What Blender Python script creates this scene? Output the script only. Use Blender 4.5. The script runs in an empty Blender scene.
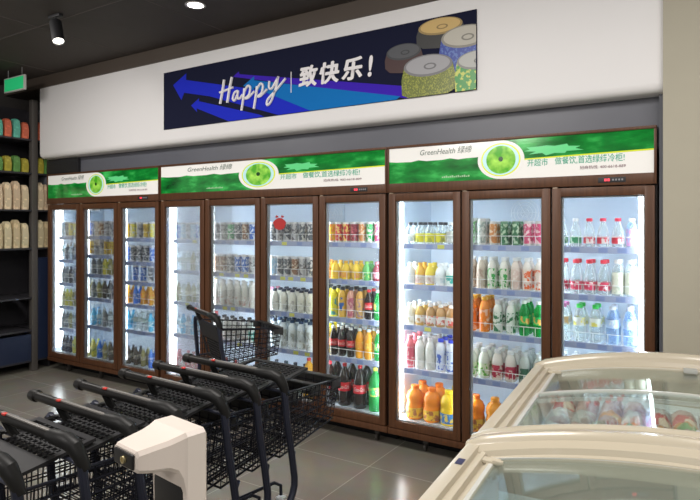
import bpy, bmesh, math, random
from mathutils import Vector, Matrix

random.seed(7)
SC = bpy.context.scene
COL = SC.collection
PI = math.pi

# ------------------------------------------------------------------ camera, world, lights, exposure
CAM_H = 1.57
F_PX = 580.0
cam_d = bpy.data.cameras.new('camera')
cam = bpy.data.objects.new('camera', cam_d)
COL.objects.link(cam)
cam.location = (0, 0, CAM_H)
cam.rotation_euler = (PI / 2, 0, math.radians(32.04))
cam_d.sensor_fit = 'HORIZONTAL'
cam_d.sensor_width = 36
cam_d.lens = F_PX / 700 * 36
cam_d.shift_y = -24.5 / 700
cam_d.clip_start = 0.02
SC.camera = cam

W = bpy.data.worlds.new('world')
SC.world = W
W.use_nodes = True
bg = W.node_tree.nodes['Background']
bg.inputs[0].default_value = (1.0, 0.97, 0.94, 1)
bg.inputs[1].default_value = 0.58

SC.view_settings.view_transform = 'Standard'
SC.view_settings.look = 'None'
SC.view_settings.gamma = 1
SC.view_settings.use_curve_mapping = False
SC.view_settings.exposure = 0.0
SC.cycles.transparent_max_bounces = 32
SC.cycles.max_bounces = 10
SC.cycles.use_denoising = True


def area(name, loc, target, size, power, color=(1, 0.95, 0.90), size_y=None):
    d = bpy.data.lights.new(name, 'AREA')
    d.shape = 'RECTANGLE'
    d.size = size
    d.size_y = size_y or size
    d.energy = power
    d.color = color
    o = bpy.data.objects.new(name, d)
    COL.objects.link(o)
    o.location = loc
    o.rotation_euler = (Vector(target) - Vector(loc)).to_track_quat('-Z', 'Y').to_euler()
    return o


area('ceiling_lamp', (-4.6, 1.6, 3.1), (-4.6, 2.1, 0), 1.2, 56, size_y=.5)
area('ceiling_lamp', (-1.6, 1.2, 3.1), (-1.6, 1.8, 0), 1.2, 56, size_y=.5)
area('ceiling_lamp', (0.6, 1.6, 3.1), (0.4, 1.9, 0), 1.0, 42, size_y=.5)
area('ceiling_lamp', (-3.0, -1.5, 3.1), (-3.0, 0.5, 0), 1.6, 85, size_y=.6)
area('ceiling_lamp', (0.8, -1.5, 3.1), (0.3, 0.5, 0), 1.6, 62, size_y=.6)


# ------------------------------------------------------------------ materials
def nmat(name):
    m = bpy.data.materials.new(name)
    m.use_nodes = True
    return m, m.node_tree, m.node_tree.nodes['Principled BSDF']


def mat(name, rgb, rough=0.5, metal=0.0, emis=0.0, coat=0.0, noise=0.0, nscale=8.0):
    m, nt, b = nmat(name)
    b.inputs['Base Color'].default_value = (*rgb, 1)
    b.inputs['Roughness'].default_value = rough
    b.inputs['Metallic'].default_value = metal
    if coat:
        b.inputs['Coat Weight'].default_value = coat
        b.inputs['Coat Roughness'].default_value = 0.05
    if emis:
        b.inputs['Emission Color'].default_value = (*rgb, 1)
        b.inputs['Emission Strength'].default_value = emis
    if noise:
        tc = nt.nodes.new('ShaderNodeTexCoord')
        n = nt.nodes.new('ShaderNodeTexNoise')
        n.inputs['Scale'].default_value = nscale
        n.inputs['Detail'].default_value = 4
        nt.links.new(tc.outputs['Object'], n.inputs['Vector'])
        mx = nt.nodes.new('ShaderNodeMix')
        mx.data_type = 'RGBA'
        mx.inputs['A'].default_value = (*[c * (1 - noise) for c in rgb], 1)
        mx.inputs['B'].default_value = (*[min(1, c * (1 + noise)) for c in rgb], 1)
        nt.links.new(n.outputs['Fac'], mx.inputs['Factor'])
        nt.links.new(mx.outputs['Result'], b.inputs['Base Color'])
    return m


_cols = {}


def pl(rgb, rough=0.35):
    k = (tuple(round(c, 3) for c in rgb), rough)
    if k not in _cols:
        _cols[k] = mat('plastic', rgb, rough)
    return _cols[k]


def print_mat(a, b, scale=45):
    k = ('p', a, b, scale)
    if k in _cols:
        return _cols[k]
    m, nt, p = nmat('printed_label')
    p.inputs['Roughness'].default_value = 0.35
    tc = nt.nodes.new('ShaderNodeTexCoord')
    mp = nt.nodes.new('ShaderNodeMapping')
    mp.inputs['Scale'].default_value = (1, 1, 0.8)
    n = nt.nodes.new('ShaderNodeTexNoise')
    n.inputs['Scale'].default_value = scale
    n.inputs['Detail'].default_value = 2
    r = nt.nodes.new('ShaderNodeValToRGB')
    r.color_ramp.interpolation = 'LINEAR'
    r.color_ramp.elements[0].position = 0.52
    r.color_ramp.elements[0].color = (*a, 1)
    r.color_ramp.elements[1].position = 0.58
    r.color_ramp.elements[1].color = (*b, 1)
    nt.links.new(tc.outputs['Object'], mp.inputs['Vector'])
    nt.links.new(mp.outputs['Vector'], n.inputs['Vector'])
    nt.links.new(n.outputs['Fac'], r.inputs['Fac'])
    nt.links.new(r.outputs['Color'], p.inputs['Base Color'])
    _cols[k] = m
    return m


def glass(name, tint=(0.97, 0.99, 0.98), haze=0.0, haze_col=(0.85, 0.92, 1.0), refl=1.0, rough=0.02):
    m = bpy.data.materials.new(name)
    m.use_nodes = True
    nt = m.node_tree
    nt.nodes.clear()
    out = nt.nodes.new('ShaderNodeOutputMaterial')
    t = nt.nodes.new('ShaderNodeBsdfTransparent')
    t.inputs[0].default_value = (*tint, 1)
    g = nt.nodes.new('ShaderNodeBsdfGlossy')
    g.inputs['Roughness'].default_value = rough
    fr = nt.nodes.new('ShaderNodeFresnel')
    fr.inputs['IOR'].default_value = 1.45
    mu = nt.nodes.new('ShaderNodeMath')
    mu.operation = 'MULTIPLY'
    mu.inputs[1].default_value = refl
    nt.links.new(fr.outputs[0], mu.inputs[0])
    mx = nt.nodes.new('ShaderNodeMixShader')
    nt.links.new(mu.outputs[0], mx.inputs[0])
    base = t
    if haze:
        d = nt.nodes.new('ShaderNodeBsdfTranslucent')
        d.inputs[0].default_value = (*haze_col, 1)
        d2 = nt.nodes.new('ShaderNodeBsdfDiffuse')
        d2.inputs[0].default_value = (*haze_col, 1)
        ad = nt.nodes.new('ShaderNodeMixShader')
        ad.inputs[0].default_value = 0.4
        nt.links.new(d.outputs[0], ad.inputs[1])
        nt.links.new(d2.outputs[0], ad.inputs[2])
        hm = nt.nodes.new('ShaderNodeMixShader')
        tc = nt.nodes.new('ShaderNodeTexCoord')
        no = nt.nodes.new('ShaderNodeTexNoise')
        no.inputs['Scale'].default_value = 3.0
        mm = nt.nodes.new('ShaderNodeMapRange')
        mm.inputs['To Min'].default_value = haze * 0.6
        mm.inputs['To Max'].default_value = haze * 1.4
        nt.links.new(tc.outputs['Object'], no.inputs['Vector'])
        nt.links.new(no.outputs['Fac'], mm.inputs['Value'])
        nt.links.new(mm.outputs[0], hm.inputs[0])
        nt.links.new(t.outputs[0], hm.inputs[1])
        nt.links.new(ad.outputs[0], hm.inputs[2])
        base = hm
    nt.links.new(base.outputs[0], mx.inputs[1])
    nt.links.new(g.outputs[0], mx.inputs[2])
    nt.links.new(mx.outputs[0], out.inputs[0])
    return m


M_GLASS = glass('door_glass', haze=0.010, refl=0.6)
M_FOG_GLARE = glass('fog_glare_door_glass', haze=0.13, refl=0.7)  # milky haze for frost plus the light tube's glare, mixed into the pane
M_MIST_GLARE = glass('mist_glare_door_glass', haze=0.045, refl=0.6)  # thinner haze, also with glare from the end tube put into the glass
M_LID = glass('lid_glass', (0.93, 0.97, 0.955), haze=0.045, haze_col=(0.74, 0.84, 0.86), refl=0.42)  # bluish haze paints in the lids' pale reflection and interior brightness


def clear_plastic(name, tint, body=0.25, col=(0.85, 0.92, 0.97)):
    k = ('c', name, tint, body, col)
    if k in _cols:
        return _cols[k]
    m = bpy.data.materials.new(name)
    m.use_nodes = True
    nt = m.node_tree
    p = nt.nodes['Principled BSDF']
    p.inputs['Base Color'].default_value = (*col, 1)
    p.inputs['Roughness'].default_value = 0.12
    t = nt.nodes.new('ShaderNodeBsdfTransparent')
    t.inputs[0].default_value = (*tint, 1)
    lw = nt.nodes.new('ShaderNodeLayerWeight')
    lw.inputs['Blend'].default_value = 0.5
    mr = nt.nodes.new('ShaderNodeMapRange')
    mr.inputs['To Min'].default_value = body
    mr.inputs['To Max'].default_value = min(1, body + 0.55)
    mx = nt.nodes.new('ShaderNodeMixShader')
    nt.links.new(lw.outputs['Facing'], mr.inputs['Value'])
    nt.links.new(mr.outputs[0], mx.inputs[0])
    nt.links.new(t.outputs[0], mx.inputs[1])
    nt.links.new(p.outputs[0], mx.inputs[2])
    nt.links.new(mx.outputs[0], nt.nodes['Material Output'].inputs[0])
    _cols[k] = m
    return m


# wood-look brown cooler frame
def brown_frame():
    m, nt, b = nmat('brown_frame')
    tc = nt.nodes.new('ShaderNodeTexCoord')
    mp = nt.nodes.new('ShaderNodeMapping')
    mp.inputs['Scale'].default_value = (22, 22, 1.2)
    n = nt.nodes.new('ShaderNodeTexNoise')
    n.inputs['Scale'].default_value = 3
    n.inputs['Detail'].default_value = 6
    r = nt.nodes.new('ShaderNodeValToRGB')
    r.color_ramp.elements[0].color = (0.046, 0.0175, 0.008, 1)
    r.color_ramp.elements[1].color = (0.135, 0.057, 0.025, 1)
    nt.links.new(tc.outputs['Object'], mp.inputs[0])
    nt.links.new(mp.outputs[0], n.inputs[0])
    nt.links.new(n.outputs['Fac'], r.inputs[0])
    nt.links.new(r.outputs[0], b.inputs['Base Color'])
    b.inputs['Roughness'].default_value = 0.38
    b.inputs['Metallic'].default_value = 0.1
    b.inputs['Specular IOR Level'].default_value = 0.35
    return m


M_BROWN = brown_frame()
M_DARKBROWN = mat('dark_brown_edge', (0.02, 0.011, 0.009), 0.5)
M_BLACK = mat('black', (0.012, 0.012, 0.014), 0.5)
M_KICK = mat('black_kick', (0.006, 0.006, 0.008), 0.8)
M_LINER = mat('cooler_liner', (0.70, 0.79, 0.90), 0.45)
M_LED = mat('led_tube', (0.90, 0.95, 1.0), 0.4, emis=17)
M_STEEL = mat('steel_wire', (0.75, 0.77, 0.8), 0.3, 0.6)
M_WIREW = mat('white_wire', (0.85, 0.87, 0.9), 0.35)
M_RAIL = mat('price_rail', (0.37, 0.42, 0.62), 0.25)
M_TAGB = pl((0.22, 0.29, 0.56))
M_TAGY = pl((0.62, 0.62, 0.12))
M_WHITE = mat('white_paint', (0.75, 0.742, 0.745), 0.55, noise=0.02, nscale=2)
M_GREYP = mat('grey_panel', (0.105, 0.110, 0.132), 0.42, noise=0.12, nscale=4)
M_PILLAR = mat('beige_paint', (0.37, 0.345, 0.27), 0.6, noise=0.03)
M_TRIM = mat('brown_trim', (0.075, 0.058, 0.046), 0.6)
M_CEIL = mat('dark_ceiling', (0.060, 0.049, 0.043), 0.75, noise=0.12, nscale=5)
M_LEDTXT = mat('red_digit', (1.0, 0.05, 0.08), 0.4, emis=1.0)


def floor_mat():
    m, nt, b = nmat('grey_floor_tile')
    tc = nt.nodes.new('ShaderNodeTexCoord')
    mp = nt.nodes.new('ShaderNodeMapping')
    # joints at x = -1.9 + .6k, y = 3.27 + .6k
    mp.inputs['Location'].default_value = (1.9 - .6 * 10 + 6.0, -3.27 + .6 * 20, 0)
    br = nt.nodes.new('ShaderNodeTexBrick')
    br.offset = 0
    br.squash = 1
    br.inputs['Scale'].default_value = 1
    br.inputs['Brick Width'].default_value = 0.6
    br.inputs['Row Height'].default_value = 0.6
    br.inputs['Mortar Size'].default_value = 0.0028
    br.inputs['Mortar Smooth'].default_value = 0.1
    br.inputs['Color1'].default_value = (0.222, 0.205, 0.172, 1)
    br.inputs['Color2'].default_value = (0.248, 0.230, 0.195, 1)
    br.inputs['Mortar'].default_value = (0.42, 0.39, 0.34, 1)
    n = nt.nodes.new('ShaderNodeTexNoise')
    n.inputs['Scale'].default_value = 7
    n.inputs['Detail'].default_value = 5
    mx = nt.nodes.new('ShaderNodeMix')
    mx.data_type = 'RGBA'
    mx.blend_type = 'MULTIPLY'
    mx.inputs['Factor'].default_value = 0.25
    nt.links.new(tc.outputs['Object'], mp.inputs[0])
    nt.links.new(mp.outputs[0], br.inputs['Vector'])
    nt.links.new(tc.outputs['Object'], n.inputs['Vector'])
    nt.links.new(br.outputs['Color'], mx.inputs['A'])
    nt.links.new(n.outputs['Color'], mx.inputs['B'])
    nt.links.new(mx.outputs['Result'], b.inputs['Base Color'])
    b.inputs['Roughness'].default_value = 0.23
    return m


M_FLOOR = floor_mat()


# ------------------------------------------------------------------ mesh builder
class MB:
    def __init__(s):
        s.bm = bmesh.new()
        s.mi = 0

    def _fin(s, geo_faces):
        for f in geo_faces:
            f.material_index = s.mi

    def box(s, c, d, bev=0.0, seg=2, M=None):
        n0 = set(s.bm.faces)
        r = bmesh.ops.create_cube(s.bm, size=1)
        vs = r['verts']
        for v in vs:
            v.co = Vector((v.co.x * d[0], v.co.y * d[1], v.co.z * d[2]))
        if bev:
            es = list({e for v in vs for e in v.link_edges})
            bmesh.ops.bevel(s.bm, geom=es, offset=bev, segments=seg, affect='EDGES', profile=0.6)
        new = [f for f in s.bm.faces if f not in n0]
        nv = {v for f in new for v in f.verts}
        for v in nv:
            v.co = (M @ v.co if M else v.co) + Vector(c)
        s._fin(new)
        return s

    def b2(s, x0, x1, y0, y1, z0, z1, bev=0.0, seg=2):
        return s.box(((x0 + x1) / 2, (y0 + y1) / 2, (z0 + z1) / 2), (x1 - x0, y1 - y0, z1 - z0), bev, seg)

    def tube(s, pts, r, n=8, closed=False, caps=True):
        pts = [Vector(p) for p in pts]
        rs = r if isinstance(r, (list, tuple)) else [r] * len(pts)
        rings = []
        N = len(pts)
        up = None
        for i, p in enumerate(pts):
            if closed:
                t = pts[(i + 1) % N] - pts[i - 1]
            else:
                t = pts[min(i + 1, N - 1)] - pts[max(i - 1, 0)]
            if t.length < 1e-9:
                t = Vector((0, 0, 1))
            t.normalize()
            if up is None:
                up = Vector((0, 0, 1)) if abs(t.z) < 0.9 else Vector((0, 1, 0))
            a = t.cross(up)
            if a.length < 1e-6:
                a = t.cross(Vector((1, 0, 0)))
            a.normalize()
            b = a.cross(t).normalized()
            up = b
            rings.append([s.bm.verts.new(p + (a * math.cos(2 * PI * k / n) + b * math.sin(2 * PI * k / n)) * rs[i]) for k in range(n)])
        fs = []
        rng = range(N) if closed else range(N - 1)
        for i in rng:
            A, B = rings[i], rings[(i + 1) % N]
            for k in range(n):
                fs.append(s.bm.faces.new((A[k], A[(k + 1) % n], B[(k + 1) % n], B[k])))
        if caps and not closed:
            fs.append(s.bm.faces.new(rings[0][::-1]))
            fs.append(s.bm.faces.new(rings[-1]))
        s._fin(fs)
        return s

    def lathe(s, prof, n=14, c=(0, 0, 0), cap0=True, cap1=True, sx=1.0, sy=1.0, M=None):
        rings = []
        for (r, z) in prof:
            ring = []
            for k in range(n):
                co = Vector((r * sx * math.cos(2 * PI * k / n), r * sy * math.sin(2 * PI * k / n), z))
                if M:
                    co = M @ co
                ring.append(s.bm.verts.new(co + Vector(c)))
            rings.append(ring)
        fs = []
        for A, B in zip(rings, rings[1:]):
            for k in range(n):
                fs.append(s.bm.faces.new((A[k], A[(k + 1) % n], B[(k + 1) % n], B[k])))
        if cap0:
            fs.append(s.bm.faces.new(rings[0][::-1]))
        if cap1:
            fs.append(s.bm.faces.new(rings[-1]))
        s._fin(fs)
        return s

    def prism(s, poly, y0, y1):
        """polygon in XZ extruded along Y"""
        a = [s.bm.verts.new((x, y0, z)) for x, z in poly]
        b = [s.bm.verts.new((x, y1, z)) for x, z in poly]
        fs = [s.bm.faces.new(a), s.bm.faces.new(b[::-1])]
        n = len(poly)
        for i in range(n):
            fs.append(s.bm.faces.new((a[i], b[i], b[(i + 1) % n], a[(i + 1) % n])))
        s._fin(fs)
        return s

    def prismx(s, poly, x0, x1):
        """polygon in YZ extruded along X"""
        a = [s.bm.verts.new((x0, y, z)) for y, z in poly]
        b = [s.bm.verts.new((x1, y, z)) for y, z in poly]
        fs = [s.bm.faces.new(a), s.bm.faces.new(b[::-1])]
        n = len(poly)
        for i in range(n):
            fs.append(s.bm.faces.new((a[i], b[i], b[(i + 1) % n], a[(i + 1) % n])))
        s._fin(fs)
        return s

    def quad(s, a, b, c, d):
        s._fin([s.bm.faces.new([s.bm.verts.new(p) for p in (a, b, c, d)])])
        return s

    def loft(s, secs, closed_sec=True, caps=True):
        rings = [[s.bm.verts.new(p) for p in sec] for sec in secs]
        fs = []
        n = len(rings[0])
        for A, B in zip(rings, rings[1:]):
            for k in range(n if closed_sec else n - 1):
                fs.append(s.bm.faces.new((A[k], A[(k + 1) % n], B[(k + 1) % n], B[k])))
        if caps and closed_sec:
            fs.append(s.bm.faces.new(rings[0][::-1]))
            fs.append(s.bm.faces.new(rings[-1]))
        s._fin(fs)
        return s

    def mesh(s, name, mats, smooth=35):
        bmesh.ops.recalc_face_normals(s.bm, faces=s.bm.faces[:])
        me = bpy.data.meshes.new(name)
        s.bm.to_mesh(me)
        s.bm.free()
        for m in (mats if isinstance(mats, (list, tuple)) else [mats]):
            me.materials.append(m)
        if smooth:
            me.polygons.foreach_set('use_smooth', [True] * len(me.polygons))
            me.set_sharp_from_angle(angle=math.radians(smooth))
        return me

    def build(s, name, mats, parent=None, loc=None, smooth=35):
        o = bpy.data.objects.new(name, s.mesh(name, mats, smooth))
        COL.objects.link(o)
        if parent:
            o.parent = parent
        if loc:
            o.location = loc
        return o


def inst(name, me, parent=None, loc=(0, 0, 0), rz=0.0):
    o = bpy.data.objects.new(name, me)
    COL.objects.link(o)
    o.parent = parent
    o.location = loc
    o.rotation_euler = (0, 0, rz)
    return o


def thing(name, label, cat, loc=(0, 0, 0), rz=0.0, group=None):
    o = bpy.data.objects.new(name, None)
    COL.objects.link(o)
    o.empty_display_size = 0.1
    o.location = loc
    o.rotation_euler = (0, 0, rz)
    return tag(o, label, cat, group)


def tag(o, label, cat, group=None):
    o['label'] = label
    o['category'] = cat
    if group:
        o['group'] = group
    return o


def struct(o):
    o['kind'] = 'structure'
    return o


def text(body, m, parent, width=None, height=None, loc=(0, 0, 0), name='lettering', shear=0.0, off=0.0, depth=0.0008, wrap_r=None, bold=0):
    """flat lettering in the XZ plane, facing -Y, lower-left corner at loc"""
    cu = bpy.data.curves.new('t', 'FONT')
    cu.body = body
    cu.shear = shear
    cu.offset = off
    cu.extrude = 0
    cu.resolution_u = 3
    tmp = bpy.data.objects.new('t', cu)
    COL.objects.link(tmp)
    dg = bpy.context.evaluated_depsgraph_get()
    dg.update()
    me = bpy.data.meshes.new_from_object(tmp.evaluated_get(dg))
    bpy.data.objects.remove(tmp)
    xs = [v.co.x for v in me.vertices]
    ys = [v.co.y for v in me.vertices]
    x0, x1, y0, y1 = min(xs), max(xs), min(ys), max(ys)
    sx = width / (x1 - x0) if width else None
    sy = height / (y1 - y0) if height else None
    sx = sx or sy
    sy = sy or sx
    for v in me.vertices:
        x, y = (v.co.x - x0) * sx, (v.co.y - y0) * sy
        if wrap_r:
            a = (x - (x1 - x0) * sx / 2) / wrap_r
            v.co = (wrap_r * math.sin(a), -wrap_r * math.cos(a), y)
        else:
            v.co = (x, 0, y)
    if bold:      # heavier strokes: the outline again, set off a little to every side
        bm = bmesh.new()
        bm.from_mesh(me)
        src = bm.faces[:]
        for k, (dx, dz) in enumerate(((bold, 0), (-bold, 0), (0, bold * .6), (0, -bold * .6))):
            g = bmesh.ops.duplicate(bm, geom=src)['geom']
            for v in g:
                if isinstance(v, bmesh.types.BMVert):
                    v.co += Vector((dx, -.0001 * k, dz))
        bm.to_mesh(me)
        bm.free()
    me.materials.clear()
    me.materials.append(m)
    o = bpy.data.objects.new(name, me)
    COL.objects.link(o)
    o.parent = parent
    o.location = loc
    return o


# ------------------------------------------------------------------ setting
VF = 3.60        # front plane of the cooler doors
VW = 3.53        # face of the white bulkhead
UL, UR = -6.14, -0.262
Z_CEIL = 3.165

b = MB()
b.b2(-10, 4, -6, 4.4, -0.05, 0)
struct(b.build('floor', M_FLOOR))
b = MB()
b.b2(-10, 4, -6, 4.4, Z_CEIL, Z_CEIL + 0.05)
struct(b.build('ceiling', M_CEIL))
# thin joints between the ceiling panels
b = MB()
for x in (-8.2, -7.0, -5.8, -4.6, -3.4, -2.2, -1.0, 0.2, 1.4, 2.6):
    b.b2(x - .003, x + .003, -6, VW, Z_CEIL - 0.002, Z_CEIL + .001)
for y in (2.62, 1.42, .22, -.98, -2.2):
    b.b2(-10, 4, y - .003, y + .003, Z_CEIL - 0.002, Z_CEIL + .001)
struct(b.build('trim_2', mat('ceiling_joint', (0.11, 0.09, 0.08), 0.7), smooth=0))

# bulkhead above the coolers with a rounded lower edge
b = MB()
poly = [(VW, 3.045), (VW, 2.345), (VW + .006, 2.318), (VW + .024, 2.298), (VW + .05, 2.29), (4.4, 2.29), (4.4, 3.045)]
b.prismx(poly, -6.155, -0.225)
struct(b.build('wall_back', M_WHITE))
b = MB()
b.b2(-10, -0.225, VW - .02, 4.4, 3.045, Z_CEIL)
struct(b.build('trim_1', M_TRIM))
# recessed grey panel between coolers and bulkhead, with its return beside the pillar
b = MB()
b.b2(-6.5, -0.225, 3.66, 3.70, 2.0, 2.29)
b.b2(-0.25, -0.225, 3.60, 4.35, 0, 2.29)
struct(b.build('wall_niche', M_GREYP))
b = MB()
b.b2(-10, 4, 4.35, 4.4, 0, Z_CEIL)
struct(b.build('wall_rear', M_GREYP))
b = MB()
b.b2(-0.225, 4, 3.49, 4.35, 0, Z_CEIL)
struct(b.build('wall_right', M_PILLAR))
b = MB()
b.b2(-6.95, -6.85, 1.2, 4.35, 0, Z_CEIL)
struct(b.build('wall_left', mat('dark_wall', (0.05, 0.045, 0.042), .7)))


# ------------------------------------------------------------------ banner on the bulkhead
def poly_obj(name, poly, y, m, parent, th=0.0012):
    q = MB()
    q.prism(poly, y - th, y)
    return q.build(name, m, parent, smooth=0)


def banner():
    y = VW
    x0, x1, z0, z1 = -4.174, -1.263, 2.427, 2.935
    t = thing('wall_banner', 'long dark blue banner with arrows, lettering and drink cans on the white bulkhead', 'banner', ((x0 + x1) / 2, y, z0))
    L = lambda u, z: (u - (x0 + x1) / 2, z - z0)
    q = MB()
    a, c = L(x0, z0), L(x1, z1)
    q.b2(a[0], c[0], -0.008, -0.0005, a[1], c[1])
    q.build('backing', mat('banner_navy', (0.012, 0.014, 0.035), 0.9), t)
    blue = mat('banner_blue', (0.018, 0.03, 0.52), 0.9)
    violet = mat('banner_violet', (0.05, 0.02, 0.42), 0.9)
    teal = mat('banner_teal', (0.01, 0.16, 0.48), 0.9)
    for n_ in ('banner_navy', 'banner_blue', 'banner_violet', 'banner_teal'):
        bpy.data.materials[n_].node_tree.nodes['Principled BSDF'].inputs['Specular IOR Level'].default_value = .08
    pp = lambda *P: [L(*p) for p in P]

    def band(name, pts, m, yy):
        poly_obj(name, pp(*pts), yy, m, t)
    # blue arrow with its long tail
    band('arrow_print', [(-4.05, 2.812), (-3.885, 2.893), (-3.885, 2.836), (-2.10, 2.428), (-2.86, 2.428), (-3.60, 2.660), (-3.91, 2.728), (-3.945, 2.668)], blue, -.0085)
    band('arrow_print', [(-3.823, 2.607), (-3.728, 2.658), (-3.728, 2.633), (-3.05, 2.450), (-3.00, 2.428), (-3.38, 2.428), (-3.755, 2.575), (-3.752, 2.543)], blue, -.0085)
    band('arrow_print', [(-3.335, 2.789), (-3.27, 2.823), (-3.265, 2.80), (-1.70, 2.500), (-1.60, 2.428), (-1.75, 2.428), (-3.10, 2.735)], violet, -.0090)
    band('arrow_print', [(-3.223, 2.700), (-3.106, 2.762), (-3.106, 2.730), (-1.80, 2.447), (-1.83, 2.428), (-2.55, 2.428), (-3.11, 2.672), (-3.112, 2.652)], teal, -.0095)
    # brush script: Happy, then a thin rule and three characters with an exclamation mark
    wm = mat('banner_white', (0.80, 0.78, 0.80), 0.5)
    q = MB()
    ux, uz = -3.47, 2.60

    def stroke(pts, r=0.0098):
        P = []
        n = len(pts)
        for i in range(n - 1):
            p0, p1, p2, p3 = pts[max(i - 1, 0)], pts[i], pts[i + 1], pts[min(i + 2, n - 1)]
            for k in range(5):
                s_ = k / 5
                f = lambda a, b_, c_, d: 0.5 * (2 * b_ + (c_ - a) * s_ + (2 * a - 5 * b_ + 4 * c_ - d) * s_ ** 2 + (3 * b_ - a - 3 * c_ + d) * s_ ** 3)
                P.append((f(p0[0], p1[0], p2[0], p3[0]), f(p0[1], p1[1], p2[1], p3[1])))
        P.append(pts[-1])
        x, z = L(ux, uz)
        q.tube([(x + a_ * 0.80, -0.0160, z + b_) for a_, b_ in P], r, 6)
    # H
    stroke([(0.055, .175), (.04, .11), (.0, -.02)], .012)
    stroke([(0.165, .185), (.13, .09), (.10, -.02)], .012)
    stroke([(-0.01, .075), (.07, .085), (.18, .10)])
    # a
    stroke([(.245, .065), (.20, .055), (.175, .01), (.20, -.01), (.235, .03), (.25, .065), (.24, .01), (.27, .0), (.31, .03)])
    # p p
    for px in (.335, .50):
        stroke([(px, .075), (px - .01, .02), (px - .04, -.10)], .011)
        stroke([(px - .01, .04), (px + .04, .09), (px + .075, .075), (px + .06, .02), (px + .01, -.005), (px + .05, -.005), (px + .13, .04)])
    # y
    stroke([(.66, .10), (.655, .05), (.69, .04), (.74, .09), (.77, .12)])
    stroke([(.77, .125), (.74, .04), (.68, -.06), (.63, -.085), (.64, -.04), (.74, .02), (.86, .10)])
    q.build('script_lettering', wm, t)
    q = MB()
    a, c = L(-2.736, 2.585), L(-2.730, 2.745)
    q.b2(a[0], c[0], -.0125, -.0085, a[1], c[1])
    q.build('divider_rule', wm, t)
    for i, (ch, u_) in enumerate((('致', -2.655), ('快', -2.465), ('乐', -2.27))):
        p = L(u_, 2.612)
        text(ch, wm, t, width=.168, height=.155, loc=(p[0], -.0130, p[1]), shear=.12, off=.016, bold=.005)
    p = L(-2.055, 2.612)
    text('!', wm, t, width=.042, height=.15, loc=(p[0], -.0130, p[1]), shear=.12, off=.03)

    # printed drink cans
    def ell(cx, cz, rx, rz, rot=0, n=28, a0=0, a1=2 * PI):
        P = []
        for k in range(n + 1 if a1 - a0 < 6.2 else n):
            a_ = a0 + (a1 - a0) * k / n
            x, z = rx * math.cos(a_), rz * math.sin(a_)
            P.append((cx + x * math.cos(rot) - z * math.sin(rot), cz + x * math.sin(rot) + z * math.cos(rot)))
        return P

    def clip(P):
        return [(min(max(a_, x0), x1), min(max(b_, z0), z1)) for a_, b_ in P]
    y_ = [-.0088]

    def can(cx, cz, rx, rz, body_m, lid_rgb, drop, rot=-0.02):
        top = ell(cx, cz, rx, rz, rot)
        w = rx * .98
        side = ell(cx, cz, rx, rz, rot, 20, PI, 2 * PI)
        side = [(cx - rx, cz)] + [(cx - rx * 1.10, cz - drop * .35), (cx - rx * 1.08, cz - drop * .8), (cx - rx * .8, cz - drop * 1.08), (cx, cz - drop * 1.2), (cx + rx * .8, cz - drop * 1.08), (cx + rx * 1.08, cz - drop * .8), (cx + rx * 1.10, cz - drop * .35)] + [(cx + rx, cz)]
        y_[0] -= .0005
        poly_obj('can_print', pp(*clip(side)), y_[0], body_m, t, .0004)
        y_[0] -= .0005
        poly_obj('can_print', pp(*clip(top)), y_[0], pl([c * .55 for c in lid_rgb], .5), t, .0004)
        y_[0] -= .0005
        poly_obj('can_print', pp(*clip(ell(cx, cz + .004, rx * .90, rz * .84, rot))), y_[0], pl(lid_rgb, .5), t, .0004)
        y_[0] -= .0005
        poly_obj('can_print', pp(*clip(ell(cx + rx * .1, cz - rz * .1, rx * .26, rz * .30, rot))), y_[0], pl([c * .45 for c in lid_rgb], .5), t, .0004)
        y_[0] -= .0005
        poly_obj('can_print', pp(*clip(ell(cx + rx * .1, cz - rz * .1, rx * .18, rz * .18, rot))), y_[0], pl(lid_rgb, .5), t, .0004)
    can(-1.51, 2.872, .155, .055, pl((.03, .03, .03), .5), (.55, .38, .14), .12)
    can(-1.775, 2.745, .13, .055, pl((.05, .02, .02), .5), (.07, .075, .085), .12)
    can(-1.335, 2.775, .165, .072, print_mat((.02, .05, .30), (.08, .15, .42), 60), (.46, .44, .38), .27)
    can(-1.595, 2.626, .175, .072, print_mat((.12, .15, .02), (.30, .32, .04), 140), (.33, .33, .35), .22)
    can(-1.255, 2.612, .135, .060, print_mat((.03, .25, .04), (.50, .55, .08), 40), (.45, .46, .44), .24)
    return t


banner()


# ------------------------------------------------------------------ cooler signs
def green_mat():
    m, nt, p = nmat('sign_green')
    tc = nt.nodes.new('ShaderNodeTexCoord')
    mp = nt.nodes.new('ShaderNodeMapping')
    mp.inputs['Scale'].default_value = (2.2, 1, 6)
    n = nt.nodes.new('ShaderNodeTexNoise')
    n.inputs['Scale'].default_value = 1.6
    n.inputs['Detail'].default_value = 6
    r = nt.nodes.new('ShaderNodeValToRGB')
    e = r.color_ramp.elements
    e[0].position = .33
    e[0].color = (0.0, .045, .006, 1)
    e[1].position = .72
    e[1].color = (.06, .52, .11, 1)
    x = e.new(.52)
    x.color = (.004, .17, .022, 1)
    nt.links.new(tc.outputs['Object'], mp.inputs[0])
    nt.links.new(mp.outputs[0], n.inputs[0])
    nt.links.new(n.outputs['Fac'], r.inputs[0])
    nt.links.new(r.outputs[0], p.inputs['Base Color'])
    nt.links.new(r.outputs[0], p.inputs['Emission Color'])
    p.inputs['Emission Strength'].default_value = .42
    p.inputs['Roughness'].default_value = .12
    return m


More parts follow.
